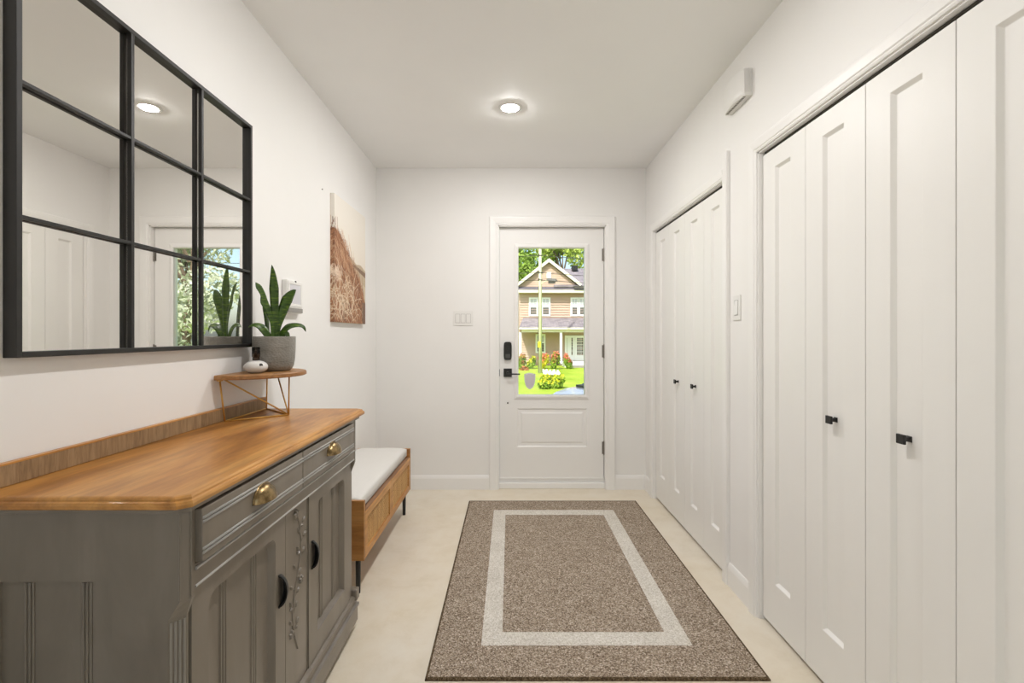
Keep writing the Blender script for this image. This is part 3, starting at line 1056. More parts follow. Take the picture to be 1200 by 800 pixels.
def snake_leaf(base, pts, widths, face, fold=0.25):
    """pts: spine offsets from base; widths: half widths; face: direction that the blade shows"""
    P = [Vector(base) + Vector(p) for p in pts]
    # resample smoothly
    n = 22
    S_, Wd = [], []
    m_ = len(P) - 1
    def cr(a, b, c, d, t): return 0.5 * ((2 * b) + (c - a) * t + (2 * a - 5 * b + 4 * c - d) * t * t + (3 * b - a - 3 * c + d) * t ** 3)
    for i in range(n + 1):
        x = m_ * i / n
        k = min(int(x), m_ - 1)
        t = x - k
        g = lambda q: P[max(0, min(m_, q))]
        S_.append(cr(g(k - 1), g(k), g(k + 1), g(k + 2), t))
        Wd.append(widths[k] * (1 - t) + widths[k + 1] * t)
    mb = MB()
    rings = []
    fv = Vector(face).normalized()
    for i in range(n + 1):
        tan = (S_[min(n, i + 1)] - S_[max(0, i - 1)]).normalized()
        side = tan.cross(fv).normalized()
        nor = side.cross(tan).normalized()
        w = max(Wd[i], 0.0004)
        th_ = 0.0014
        rings.append([S_[i] - side * w + nor * w * fold, S_[i] - side * w * 0.5 + nor * (w * fold * 0.35 + th_), S_[i] + nor * th_, S_[i] + side * w * 0.5 + nor * (w * fold * 0.35 + th_), S_[i] + side * w + nor * w * fold,
                      S_[i] + side * w * 0.5 + nor * (w * fold * 0.35 - th_), S_[i] - nor * th_, S_[i] - side * w * 0.5 + nor * (w * fold * 0.35 - th_)])
    mb.loft(rings)
    return mb
bz = pz + 0.120
cam_dir = Vector((-pcx, -pcy, 0)).normalized()
sx = Vector((0.90, -0.44, 0)) * -1
def pxoff(du, dvv, depth=0.0):
    """offset to image-right by du metres, up by dvv, away by depth"""
    rt = Vector((0.897, 0.442, 0)); aw = Vector((-0.442, 0.897, 0))
    return rt * du + aw * depth + Vector((0, 0, dvv))
k_ = 1.968 / F / 0.897 * 0.92
leaves = [
    # tall centre blade
    ((0.002, 0.0), [(0, 0), (0.002, 0.07), (0.000, 0.15), (-0.002, 0.22), (-0.006, 0.28), (-0.011, 0.315)], [0.007, 0.011, 0.0165, 0.0185, 0.010, 0.0005], (0.2, -1, 0.05), 0.25),
    # right blade leaning right
    ((0.010, 0.0), [(0, 0), (0.006, 0.06), (0.020, 0.12), (0.040, 0.175), (0.060, 0.205), (0.072, 0.216)], [0.006, 0.010, 0.019, 0.022, 0.012, 0.0005], (0.3, -1, 0.3), 0.25),
    # left wavy blade
    ((-0.008, 0.0), [(0, 0), (-0.001, 0.07), (-0.014, 0.125), (-0.030, 0.160), (-0.034, 0.190), (-0.050, 0.222), (-0.060, 0.240)], [0.006, 0.007, 0.012, 0.015, 0.010, 0.012, 0.0005], (0.7, -0.8, 0.1), 0.4),
    # drooping right blade
    ((0.020, 0.0), [(0, 0.004), (0.010, 0.030), (0.034, 0.058), (0.066, 0.066), (0.090, 0.060), (0.100, 0.040)], [0.008, 0.014, 0.017, 0.012, 0.007, 0.0005], (0.0, -0.75, 0.6), 0.3),
    # drooping left blade
    ((-0.018, 0.0), [(0, 0.004), (-0.010, 0.030), (-0.030, 0.056), (-0.054, 0.066), (-0.076, 0.058)], [0.008, 0.014, 0.016, 0.010, 0.0005], (0.2, -0.75, 0.6), 0.3),
    # short curled blade at the rim
    ((0.026, 0.0), [(0, 0.010), (0.008, 0.028), (0.020, 0.030), (0.032, 0.008)], [0.010, 0.014, 0.012, 0.0005], (0.3, -0.7, 0.6), 0.3),
]
for (b0, pts, wd, face, fold) in leaves:
    base = Vector((pcx, pcy, bz)) + pxoff(b0[0], 0)
    snake_leaf(base, [pxoff(a, b) for a, b in pts], wd, face, fold).build('leaf', M['leaf'], pl, smooth=True)
# two blades on the wall side that the mirror shows
for (b0, pts, wd, face) in (((-0.02, 0.03), [(0, 0), (-0.004, 0.08), (-0.012, 0.14), (-0.020, 0.19)], [0.010, 0.016, 0.016, 0.0006], (-1, 0.1, 0.1)),):
    base = Vector((pcx, pcy, bz)) + pxoff(b0[0], 0, b0[1])
    snake_leaf(base, [pxoff(a, b) for a, b in pts], wd, face).build('leaf', M['leaf'], pl, smooth=True)

# ------------------------------------------------------------------ small squat vase with a glass chimney
vs_ = thing('oil_lamp', (-0.982, 1.845, 1.100), 'small squat white ceramic oil lamp with smoked glass neck', 'oil lamp')
mb = MB()
prof = [(0.0005, 0.0), (0.018, 0.0)]
for k in range(1, 18):
    a = -PI / 2 + 0.42 + (PI - 0.75) * k / 18
    prof.append((0.0425 * math.cos(a) ** 0.85, 0.024 + 0.0245 * math.sin(a)))
prof += [(0.012, 0.0485), (0.0005, 0.0485)]
mb.lathe(prof, (-0.982, 1.845, 1.1), 40)
mb.build('body', paint('white_glaze', (222, 219, 214), 0.25, 0.01, 0.0), vs_, smooth=True)
mb = MB()
d = Vector((0.80, -0.6, 0)).normalized()
c0 = Vector((-0.982, 1.845, 1.132)) + d * 0.0385
mb.tube([c0 - d * 0.003, c0 + d * 0.003], 0.0065, 14)
mb.build('filler_cap', M['darkgap'], vs_)
mb = MB()
prof = [(0.010, 0.048), (0.0125, 0.050), (0.0125, 0.062), (0.0145, 0.064), (0.0145, 0.098), (0.0120, 0.1), (0.0120, 0.064), (0.0095, 0.058)]
seg = 24
rings = [[(-0.982 + r_ * math.cos(2 * PI * k / seg), 1.845 + r_ * math.sin(2 * PI * k / seg), 1.1 + z) for k in range(seg)] for r_, z in prof]
mb.loft(rings, True, False)
mb.build('glass_neck', M['smoke'], vs_, smooth=True)
mb = MB(); mb.lathe([(0.0005, 0.048), (0.009, 0.048), (0.009, 0.066), (0.004, 0.068), (0.0025, 0.082), (0.0005, 0.082)], (-0.982, 1.845, 1.1), 16)
mb.build('burner', M['nickel'], vs_, smooth=True)

# ------------------------------------------------------------------ storage bench
bn = thing('storage_bench', (-0.89, 2.82, 0), 'oak storage bench with cane front panels and black legs', 'bench')
bx0, bx1, by0, by1 = -1.066, -0.700, 2.287, 3.352
for y in (by0, by1 - 0.02):
    mb = MB(); mb.box(bx0, bx1, y, y + 0.02, 0.165, 0.452)
    mb.build('end_panel', M['oakend'], bn, bevel=0.0015)
MB().box(bx0, bx1 - 0.02, by0 + 0.02, by1 - 0.02, 0.165, 0.183).build('bottom_board', M['oak'], bn)
MB().box(bx0, bx1 - 0.004, by0 + 0.02, by1 - 0.02, 0.378, 0.394).build('seat_board', M['oaktop'], bn)
MB().box(bx0, bx0 + 0.012, by0 + 0.02, by1 - 0.02, 0.183, 0.378).build('back_board', M['oak'], bn)
ymid = (by0 + by1) / 2
for y0, y1 in ((by0 + 0.022, ymid - 0.002), (ymid + 0.002, by1 - 0.022)):
    mb = MB()
    fr = fr_left(bx1)
    b_ = 0.036
    panel_slab(mb, fr, y0, y1, 0.168, 0.390, 0.018, (y0 + b_, y1 - b_, 0.168 + b_, 0.390 - b_), hole=True)
    df = mb.build('drawer_front', M['oak'], bn, bevel=0.001)
    mb = MB(); fbox(mb, fr, y0 + b_ - 0.004, y1 - b_ + 0.004, 0.168 + b_ - 0.004, 0.390 - b_ + 0.004, -0.016, -0.012)
    mb.build('cane_backing', M['caneback'], df)
    mb = MB()
    u0, u1, v0, v1 = y0 + b_, y1 - b_, 0.168 + b_, 0.390 - b_
    p = 0.0145
    nu, nv = int((u1 - u0) / p), int((v1 - v0) / p)
    for i in range(nu + 1):
        u = u0 + i * p
        fbox(mb, fr, u, min(u + 0.0052, u1), v0, v1, -0.0115, -0.0085)
    for i in range(nv + 1):
        v = v0 + i * p
        fbox(mb, fr, u0, u1, v, min(v + 0.0052, v1), -0.0105, -0.0075)
    # diagonals
    k = -(v1 - v0)
    while k < (u1 - u0):
        for s in (1, -1):
            ua, ub = max(k, 0), min(k + (v1 - v0), u1 - u0)
            if ub - ua > 0.01:
                pa = (u0 + ua, (v0 + (ua - k)) if s > 0 else (v1 - (ua - k)))
                pb = (u0 + ub, (v0 + (ub - k)) if s > 0 else (v1 - (ub - k)))
                mb.tube([fr(*pa, -0.0085), fr(*pb, -0.0085)], 0.0013, 4)
        k += p * 2
    tag(mb.build('cane_weave', M['cane'], df), kind='stuff')
for y in (2.312, 3.312):
    for x in (-1.035, -0.736):
        mb = MB(); mb.lathe([(0.0005, 0), (0.0105, 0), (0.0125, 0.165), (0.0005, 0.165)], (x, y, 0), 16)
        mb.build('leg', M['black'], bn, smooth=False)
# cushion
mb = MB()
cx0, cx1, cy0, cy1, cz0, cz1 = bx0 + 0.004, -0.722, by0 + 0.021, by1 - 0.021, 0.3945, 0.468
nx, ny = 14, 36
def sup(t, n=5.0): return max(0.0, 1 - abs(2 * t - 1) ** n) ** (1 / 2.2)
top, bot = [], []
for j in range(ny + 1):
    rt, rb = [], []
    for i in range(nx + 1):
        a, b = i / nx, j / ny
        aa = 0.5 - 0.5 * math.cos(PI * a); bb = 0.5 - 0.5 * math.cos(PI * b)
        x = cx0 + (cx1 - cx0) * aa; y = cy0 + (cy1 - cy0) * bb
        e = sup(aa, 7) * sup(bb, 22)
        h = (cz1 - cz0) * 0.5
        dz_ = noise.noise(Vector((x * 9, y * 6, 3))) * 0.003
        zm = (cz0 + cz1) / 2
        rt.append((x, y, zm + h * (0.45 + 0.55 * e) + dz_ * e))
        rb.append((x, y, zm - h * (0.75 + 0.25 * e)))
    top.append(rt); bot.append(rb)
o0 = 0
vsx = [p for r_ in top for p in r_] + [p for r_ in bot for p in r_]
nn = (nx + 1) * (ny + 1)
fs = []
for j in range(ny):
    for i in range(nx):
        a = j * (nx + 1) + i
        fs.append((a, a + 1, a + nx + 2, a + nx + 1))
        fs.append((nn + a, nn + a + nx + 1, nn + a + nx + 2, nn + a + 1))
edge = [i for i in range(nx + 1)] + [j * (nx + 1) + nx for j in range(1, ny + 1)] + [ny * (nx + 1) + i for i in range(nx - 1, -1, -1)] + [j * (nx + 1) for j in range(ny - 1, 0, -1)]
for q in range(len(edge)):
    a, b = edge[q], edge[(q + 1) % len(edge)]
    fs.append((a, nn + a, nn + b, b))
mb.add(vsx, fs)
cu_o = mb.build('seat_cushion', M['cushion'], None, smooth=True)
tag(cu_o, 'long ivory fabric cushion lying on the cane front bench', 'cushion')
# piping seam along the front edge of the cushion
# ------------------------------------------------------------------ rug
rg = thing('area_rug', (0.315, 2.643, 0), 'heathered brown rectangular rug with a cream border line', 'rug')
rx0, rx1, ry0, ry1 = -0.308, 0.938, 1.721, 3.566
ox0, ox1, oy0, oy1 = -0.116, 0.727, 1.905, 3.376
ix0, ix1, iy0, iy1 = -0.033, 0.642, 1.990, 3.284
def ring_rect(mb, a, b, z0, z1):
    (a0, a1, a2, a3), (b0, b1, b2, b3) = a, b
    def r4(x0, x1, y0, y1, z): return [(x0, y0, z), (x1, y0, z), (x1, y1, z), (x0, y1, z)]
    mb.loft([r4(*a, z0), r4(*a, z1), r4(*b, z1), r4(*b, z0), r4(*a, z0)], True, False)
mb = MB(); ring_rect(mb, (rx0 + 0.008, rx1 - 0.008, ry0 + 0.008, ry1 - 0.008), (ox0, ox1, oy0, oy1), 0.001, 0.0095)
mb.build('outer_pile', M['rug'], rg)
mb = MB(); ring_rect(mb, (ox0, ox1, oy0, oy1), (ix0, ix1, iy0, iy1), 0.001, 0.0102)
mb.build('cream_border', M['rugcream'], rg)
MB().box(ix0, ix1, iy0, iy1, 0.001, 0.0095).build('centre_field', M['rug'], rg)
mb = MB()
prof_b = [(0, 0.0005), (0.010, 0.0005), (0.011, 0.006), (0.009, 0.0105), (0.003, 0.0105), (0.0, 0.006)]
rings = []
for x, y, du, dv in ((rx0, ry0, 1, 1), (rx1, ry0, -1, 1), (rx1, ry1, -1, -1), (rx0, ry1, 1, -1), (rx0, ry0, 1, 1)):
    rings.append([(x + du * s, y + dv * s, z) for s, z in prof_b])
mb.loft(rings, True, False)
mb.build('edge_binding', M['rugedge'], rg)

# ================================================================== outdoors
GZ = -0.68
def grass_mat():
    m = Mat('lawn_grass', (150, 180, 60), 0.9, spec=0.1)
    v = m.coords()
    a = m.noise(v, 0.6, 5)
    b = m.noise(v, 14, 5, 0.7)
    c1 = m.ramp(a.outputs[0], [(0.3, (150, 176, 56)), (0.7, (186, 204, 84))])
    c2 = m.ramp(b.outputs[0], [(0.3, (170, 180, 120)), (0.7, (255, 255, 240))])
    m.color(m.mix(c1, c2, 0.6, 'MULTIPLY'))
    m.bump(b.outputs[0], 0.6, 0.03)
    return m.m
mb = MB()
mb.box(-60, 60, YB + 0.152, 90, GZ - 0.2, GZ)
tag(mb.build('front_lawn', grass_mat()), 'bright green lawn in front of the beige house', 'lawn', kind='structure')
mb = MB(); mb.box(-60, 60, -50, YR - 0.152, -0.35, -0.15)  # unseen pale ground, added to bounce daylight into the hall
tag(mb.build('rear_bounce_patio', paint('pale_paving', (212, 208, 200), 0.85, 0.05)), 'unseen pale terrace added to bounce daylight through the rear glazing', 'patio', kind='structure')
mb = MB(); mb.box(-0.9, 1.6, YB + 0.152, YB + 1.5, GZ, -0.03)
tag(mb.build('door_step', paint('step_concrete', (190, 184, 172), 0.85, 0.05)), 'concrete landing outside the entry door', 'step', kind='structure')

HY = 30.0
def hx(px, Y=HY): return (px - 598) * Y / F
def hz(py, Y=HY): return CZ - (py - 392) * Y / F
M['siding'] = paint('beige_siding', (190, 163, 146), 0.7, 0.03, 0.02, 20)
M['htrim'] = paint('cream_house_trim', (226, 218, 198), 0.6, 0.01)
M['hwhite'] = paint('white_window_trim', (232, 232, 230), 0.5, 0.01)
def shingle():
    m = Mat('grey_shingles', (140, 130, 132), 0.9)
    br = m.n('ShaderNodeTexBrick')
    br.inputs['Scale'].default_value = 1.0
    br.inputs['Brick Width'].default_value = 0.32
    br.inputs['Row Height'].default_value = 0.14
    br.inputs['Mortar Size'].default_value = 0.008
    br.inputs['Color1'].default_value = rgba((150, 140, 142))
    br.inputs['Color2'].default_value = rgba((118, 110, 114))
    br.inputs['Mortar'].default_value = rgba((90, 84, 86))
    tc = m.n('ShaderNodeTexCoord')
    mp = m.n('ShaderNodeMapping')
    mp.inputs['Rotation'].default_value = (math.radians(0), 0, 0)
    m.t.links.new(tc.outputs['Object'], mp.inputs['Vector'])
    m.t.links.new(mp.outputs[0], br.inputs['Vector'])
    m.color(br.outputs['Color'])
    return m.m
M['shingle'] = shingle()
M['paned'] = Mat('dark_window_glass', (96, 92, 90), 0.08, 0.0, 0.8).m
M['panel'] = Mat('pale_window_glass', (186, 192, 200), 0.1, 0.0, 0.8).m
hs = thing('house', (4.2, HY, GZ), 'beige two-storey house with front gable and shingled porch roof', 'house')
hl, hr = hx(608.5), 9.5
# clapboard walls: sloped courses joined as one wall
def clap(mb, x0, x1, z0, z1, y, course=0.157):
    z = z0
    while z < z1 - 0.01:
        t = min(z + course, z1)
        mb.loft([[(x0, y - 0.055, z), (x0, y - 0.004, t), (x0, y + 0.05, t), (x0, y + 0.05, z)], [(x1, y - 0.055, z), (x1, y - 0.004, t), (x1, y + 0.05, t), (x1, y + 0.05, z)]])
        z += course
mb = MB(); mb.box(hl, hr, HY + 0.05, HY + 8, GZ, hz(337))
clap(mb, hl, hr, GZ + 0.2, hz(343), HY)
mb.build('siding_wall', M['siding'], hs)
# gable
gx, gzp, gz0_ = hx(642.8), hz(308.0), hz(336)
gl, gr = hx(607.5), hx(678)
mb = MB()
n = 12
for k in range(n):
    t0, t1 = k / n, (k + 1) / n
    za, zb_ = gz0_ + (gzp - gz0_) * t0, gz0_ + (gzp - gz0_) * t1
    xa0, xa1 = gl + (gx - gl) * t0, gr + (gx - gr) * t0
    xb0, xb1 = gl + (gx - gl) * t1, gr + (gx - gr) * t1
    y = HY - 0.15
    mb.loft([[(xa0, y - 0.03, za), (xa1, y - 0.03, za), (xa1, y + 0.05, za), (xa0, y + 0.05, za)], [(xb0, y - 0.005, zb_), (xb1, y - 0.005, zb_), (xb1, y + 0.05, zb_), (xb0, y + 0.05, zb_)]])
mb.build('gable_wall', M['siding'], hs)
for (xe, s) in ((gl - 0.05, -1), (gr + 0.05, 1)):
    mb = MB()
    dxn, dzn = (gx - xe), (gzp - gz0_)
    L_ = math.hypot(dxn, dzn)
    nxx, nzz = -dzn / L_ * (1 if dxn > 0 else -1), abs(dxn) / L_
    tk = 0.17
    pr = [(xe, gz0_), (gx, gzp), (gx, gzp + tk * 1.35), (xe + nxx * tk, gz0_ + nzz * tk)]
    mb.loft([[(a, HY - 0.42, b) for a, b in pr], [(a, HY - 0.36, b) for a, b in pr]])
    mb.build('rake_board', M['htrim'], hs)
    mb = MB()
    pr = [(xe + nxx * 0.1, gz0_ + nzz * 0.1), (gx, gzp + 0.12), (gx, gzp + tk * 1.3), (xe + nxx * (tk - .01), gz0_ + nzz * (tk - .01))]
    mb.loft([[(a, HY - 0.36, b) for a, b in pr], [(a, HY + 4.5, b) for a, b in pr]])
    mb.build('gable_roof', M['shingle'], hs)
MB().box(hx(640.4), hx(645.6), HY - 0.22, HY - 0.17, hz(326), hz(319.5)).build('attic_vent', M['hwhite'], hs)
# main roof
mb = MB()
ze, zr = hz(337), CZ + 77.5 * 34 / F
mb.loft([[(gx + 0.3, HY - 0.35, ze), (gx + 0.3, HY - 0.35, ze + 0.1), (gx + 0.3, HY + 4, zr), (gx + 0.3, HY + 8.4, ze + 0.1), (gx + 0.3, HY + 8.4, ze)],
         [(hr + 0.4, HY - 0.35, ze), (hr + 0.4, HY - 0.35, ze + 0.1), (hr + 0.4, HY + 4, zr), (hr + 0.4, HY + 8.4, ze + 0.1), (hr + 0.4, HY + 8.4, ze)]])
mb.build('main_roof', M['shingle'], hs)
MB().box(hx(670.5, 33), hx(677, 33), 33, 33.4, CZ + 77 * 33 / F - 0.1, CZ + 81 * 33 / F).build('roof_vent', M['black'], hs)
# skirt roof and fascia
mb = MB()
mb.loft([[(x, HY - 0.5, hz(340.5)), (x, HY - 0.1, hz(335.5)), (x, HY - 0.1, hz(340.5))] for x in (hl - 0.1, hr + 0.3)])
mb.build('skirt_roof', paint('dark_shingles', (104, 98, 102), 0.9, 0.1), hs)
MB().box(hl - 0.12, hr + 0.3, HY - 0.52, HY - 0.02, hz(343.6), hz(340.6)).build('fascia', M['htrim'], hs)
mb = MB(); mb.loft([[(x, HY - 0.62, hz(339.0) - d), (x, HY - 0.50, hz(338.5) - d), (x, HY - 0.50, hz(335.5) - d), (x, HY - 0.62, hz(336) - d)] for x, d in ((hx(671), 0), (hx(684), 0.03))])
mb.build('gutter', M['darkgap'], hs)
# upper windows
def hwindow(x0, x1, y0p, y1p, yw, split=0.5, muntin=True):
    a, b, c, d = hx(x0), hx(x1), hz(y1p), hz(y0p)
    mb = MB()
    t = 0.10
    fr = fr_front(yw)
    panel_slab(mb, fr, a, b, c, d, 0.08, (a + t, b - t, c + t, d - t), hole=True)
    w = mb.build('window', M['hwhite'], hs)
    zm = c + (d - c) * split
    MB().box(a + t, b - t, yw + 0.03, yw + 0.05, c + t, zm).build('pane', M['paned'], w)
    MB().box(a + t, b - t, yw + 0.03, yw + 0.05, zm, d - t).build('pane', M['panel'], w)
    mb = MB()
    mb.box(a + t, b - t, yw + 0.0, yw + 0.04, zm - 0.04, zm + 0.04)
    if muntin:
        um = (a + b) / 2
        mb.box(um - 0.012, um + 0.012, yw + 0.01, yw + 0.035, zm, d - t)
        mb.box(a + t, b - t, yw + 0.01, yw + 0.035, (zm + d - t) / 2 - 0.012, (zm + d - t) / 2 + 0.012)
    mb.build('muntins', M['hwhite'], w)
for x0, x1 in ((619.8, 630.6), (634.2, 645.0), (668.5, 678.2), (677.6, 687.4), (700, 711), (720, 731)):
    hwindow(x0, x1, 348.5, 370.3, HY - 0.08)
# lower wall items
hwindow(627.6, 639.2, 391.2, 413.5, HY - 0.08, 0.55)
# porch
PYf = 28.2
mb = MB()
zpt, zpe = hz(372.5), CZ + 8.0 * PYf / F
xl_e, xl_t = hx(608.4, PYf), hx(613)
mb.loft([[(xl_e, PYf, zpe), (xl_e, HY - 0.03, zpe), (xl_t, HY - 0.03, zpt)], [(hr + 0.3, PYf, zpe), (hr + 0.3, HY - 0.03, zpe), (hr + 0.3, HY - 0.03, zpt)]])
mb.build('porch_roof', M['shingle'], hs)
MB().box(xl_e, hr + 0.3, PYf - 0.03, PYf + 0.05, CZ + 6.0 * PYf / F, zpe + 0.01).build('porch_fascia', M['htrim'], hs)
MB().box(xl_e + 0.15, hr + 0.1, PYf + 0.12, PYf + 0.3, CZ + 2.8 * PYf / F, CZ + 6.4 * PYf / F).build('porch_beam', M['htrim'], hs)
MB().box(xl_e + 0.1, hr + 0.2, PYf + 0.05, HY - 0.03, CZ + 6.4 * PYf / F, CZ + 6.9 * PYf / F).build('porch_soffit', M['htrim'], hs)
for px in (609.8, 657.4, 690, 722):
    MB().box(hx(px, 28.4) - 0.07, hx(px, 28.4) + 0.07, PYf + 0.14, PYf + 0.28, GZ + 0.2, CZ + 2.9 * PYf / F).build('porch_post', M['hwhite'], hs, bevel=0.01)
MB().box(hx(662, 28.2), hr, PYf, HY - 0.02, GZ, GZ + 0.28).build('porch_floor', M['hwhite'], hs)
MB().box(hx(664, 27.9), hx(700, 27.9), PYf - 0.3, PYf - 0.02, GZ, GZ + 0.12).build('porch_step', paint('grey_step', (150, 142, 136), 0.8), hs)
# glazed porch doors
def pdoor(x0, x1, rows, cols):
    a, b, c, d = hx(x0), hx(x1), GZ + 0.3, hz(392.8)
    fr = fr_front(HY - 0.09)
    mb = MB()
    panel_slab(mb, fr, a, b, c, d, 0.08, (a + 0.13, b - 0.13, c + 0.35, d - 0.16), hole=True)
    for k in range(1, cols):
        u = a + 0.13 + (b - a - 0.26) * k / cols
        fbox(mb, fr, u - 0.014, u + 0.014, c + 0.35, d - 0.16, -0.05, -0.01)
    for k in range(1, rows):
        v = c + 0.35 + (d - c - 0.51) * k / rows
        fbox(mb, fr, a + 0.13, b - 0.13, v - 0.014, v + 0.014, -0.05, -0.01)
    dd = mb.build('porch_door', M['hwhite'], hs)
    mb = MB(); fbox(mb, fr, a + 0.12, b - 0.12, c + 0.34, d - 0.15, -0.07, -0.05)
    mb.build('pane', M['paned'], dd)
pdoor(661.8, 667.0, 1, 1)
pdoor(667.0, 673.4, 4, 1)
pdoor(673.6, 685.6, 5, 3)

# ---- foliage helper
def leafmat(name, cols, sc=1.6):
    m = Mat(name, cols[1], 0.75, spec=0.2)
    v = m.coords()
    a = m.noise(v, sc, 4)
    m.color(m.ramp(a.outputs[0], [(0.3, cols[0]), (0.5, cols[1]), (0.7, cols[2])]))
    m.b.inputs['Transmission Weight'].default_value = 0.0
    return m.m
M['fol_dark'] = leafmat('dark_green_leaves', [(92, 122, 44), (124, 152, 60), (160, 182, 88)])
M['fol_lime'] = leafmat('lime_leaves', [(134, 156, 66), (166, 184, 84), (200, 210, 124)])
M['fol_bleached'] = leafmat('overexposed_leaves', [(150, 160, 128), (184, 190, 164), (214, 216, 200)])  # overexposed glare put into the leaf colour
M['fol_shrub'] = leafmat('shrub_leaves', [(96, 128, 40), (132, 162, 54), (172, 190, 72)], 8)
M['fol_yellow'] = leafmat('yellow_green_leaves', [(176, 178, 36), (206, 202, 50), (226, 218, 80)], 8)
M['fl_red'] = leafmat('coral_flowers', [(206, 96, 80), (226, 128, 104), (238, 160, 130)], 8)
M['fl_orange'] = leafmat('rust_foliage', [(150, 90, 60), (176, 116, 76), (196, 140, 90)], 8)
M['bark'] = paint('tree_bark', (112, 96, 78), 0.9, 0.2, 0.5, 14)
def leafcloud(name, mat, parent, blobs, n, size, seed):
    """blobs: (centre, radii); scatters n two-triangle leaves near the surfaces"""
    rs = np.random.RandomState(seed)
    off = parent.location
    vol = np.array([r[0] * r[1] * r[2] for c, r in blobs]) ** 0.7
    pick = rs.choice(len(blobs), n, p=vol / vol.sum())
    C = np.array([c for c, r in blobs])[pick]
    Rr = np.array([r for c, r in blobs])[pick]
    d = rs.normal(size=(n, 3)); d /= np.linalg.norm(d, axis=1)[:, None]
    rad = rs.uniform(0.25, 1.0, n) ** 0.45
    pos = C + d * Rr * rad[:, None] - np.array(off)
    a = rs.normal(size=(n, 3)); a /= np.linalg.norm(a, axis=1)[:, None]
    b = np.cross(a, d + rs.normal(size=(n, 3)) * 0.6); b /= np.linalg.norm(b, axis=1)[:, None] + 1e-6
    s = size * rs.uniform(0.6, 1.3, n)[:, None]
    nrm = np.cross(a, b)
    v = np.stack([pos - a * s, pos - b * s * 0.5 + nrm * s * 0.15, pos + a * s, pos + b * s * 0.5 + nrm * s * 0.15], 1).reshape(-1, 3)
    me = bpy.data.meshes.new(name)
    me.from_pydata(v.tolist(), [], np.arange(4 * n).reshape(-1, 4).tolist())
    me.materials.append(mat)
    o = bpy.data.objects.new(name, me)
    COL.objects.link(o)
    o.parent = parent
    o['kind'] = 'stuff'
    return o
def tree(name, x, y, h, cr, mat, seed, label, n=3600, leaf=0.16, low=0.28, group=None):
    rs = random.Random(seed)
    t = thing(name, (x, y, GZ), label, 'tree', group)
    mb = MB()
    mb.tube([(x, y, GZ), (x + 0.1, y, GZ + h * 0.3), (x - 0.05, y + 0.1, GZ + h * 0.6), (x, y, GZ + h * 0.9)], [h * 0.02, h * 0.015, h * 0.008, h * 0.003], 8)
    mb.build('trunk', M['bark'], t, smooth=True)
    blobs = []
    mb = MB()
    for k in range(15):
        a = rs.uniform(0, 2 * PI)
        f = rs.uniform(low, 0.95)
        env = math.sin(PI * min(1, (f - low + 0.12) / (1.12 - low))) ** 0.6
        rr_ = cr * env * rs.uniform(0.45, 0.9)
        c = (x + math.cos(a) * rr_, y + math.sin(a) * rr_, GZ + h * f)
        blobs.append((c, (cr * rs.uniform(0.3, 0.5), cr * rs.uniform(0.3, 0.5), cr * rs.uniform(0.25, 0.42))))
        mb.tube([(x, y, GZ + h * f * 0.7), tuple((Vector(c) + Vector((x, y, GZ + h * f * 0.8))) / 2), c], [h * 0.008, h * 0.006, h * 0.002], 5)
    tag(mb.build('branches', M['bark'], t), kind='stuff')
    leafcloud('crown', mat, t, blobs, n, leaf, seed)
tree('leafy_tree', 0.3, 41, 11.0, 2.6, M['fol_dark'], 1, 'deep green leafy tree behind the house gable', 6500, 0.16)
tree('lime_tree', 5.4, 49, 12.5, 4.2, M['fol_lime'], 2, 'tall yellow-green tree behind the shingled main roof', 11000, 0.20, 0.2)
tree('leafy_tree', -6.0, 44, 11.0, 4.0, M['fol_dark'], 3, 'broad green tree standing left of the beige house', 3500, 0.22)
for k, (x, y, h, cr) in enumerate(((7.6, 14.5, 7.0, 1.9), (11.6, 17.8, 8.0, 2.2), (12.6, 11.5, 6.5, 2.0), (17.5, 23.5, 9.0, 2.8), (9.0, 23.0, 8.0, 2.2))):
    tree('roadside_tree', x, y, h, cr, M['fol_bleached'], 20 + k, 'leafy tree coloured pale as if overexposed, in the row beyond the parked car', 7000, 0.09, 0.1, 'trees in the row beyond the parked car')

# ---- utility pole
UY = 24.0
ux = (633.0 - 598) * UY / F
up_ = thing('utility_pole', (ux, UY, GZ), 'pale wooden utility pole with street lamp and yellow marker', 'utility pole')
mb = MB(); mb.tube([(ux, UY, GZ), (ux, UY, 4), (ux, UY, 9.0)], [0.092, 0.082, 0.07], 14)
mb.build('pole', paint('weathered_pole', (214, 210, 180), 0.85, 0.08, 0.3, 12), up_, smooth=True)
uz = lambda py: CZ - (py - 392) * UY / F
mb = MB(); mb.tube([(ux - 0.03, UY - 0.02, uz(407)), (ux - 0.03, UY - 0.02, uz(400))], 0.083, 12)
mb.build('yellow_marker', paint('yellow_marker', (240, 224, 40), 0.6), up_)
for py in (299.5, 319.5, 328):
    z = uz(py)
    mb = MB(); mb.tube([(ux - 0.12, UY - 0.06, z), (ux + 0.12, UY - 0.06, z)], 0.03, 8)
    mb.tube([(ux - 0.06, UY - 0.06, z - 0.03), (ux - 0.06, UY - 0.06, z + 0.08)], 0.03, 8)
    mb.build('insulator', M['darkgap'], up_)
    for s in (-1, 1):
        mb = MB()
        pts = []
        for k in range(13):
            t = k / 12
            pts.append((ux + s * 14 * t, UY - 0.06 + s * 2.0 * t, z - 0.5 * math.sin(PI * t) * 0.5))
        mb.tube(pts, 0.014, 5)
        mb.build('wire', M['darkgap'], up_)
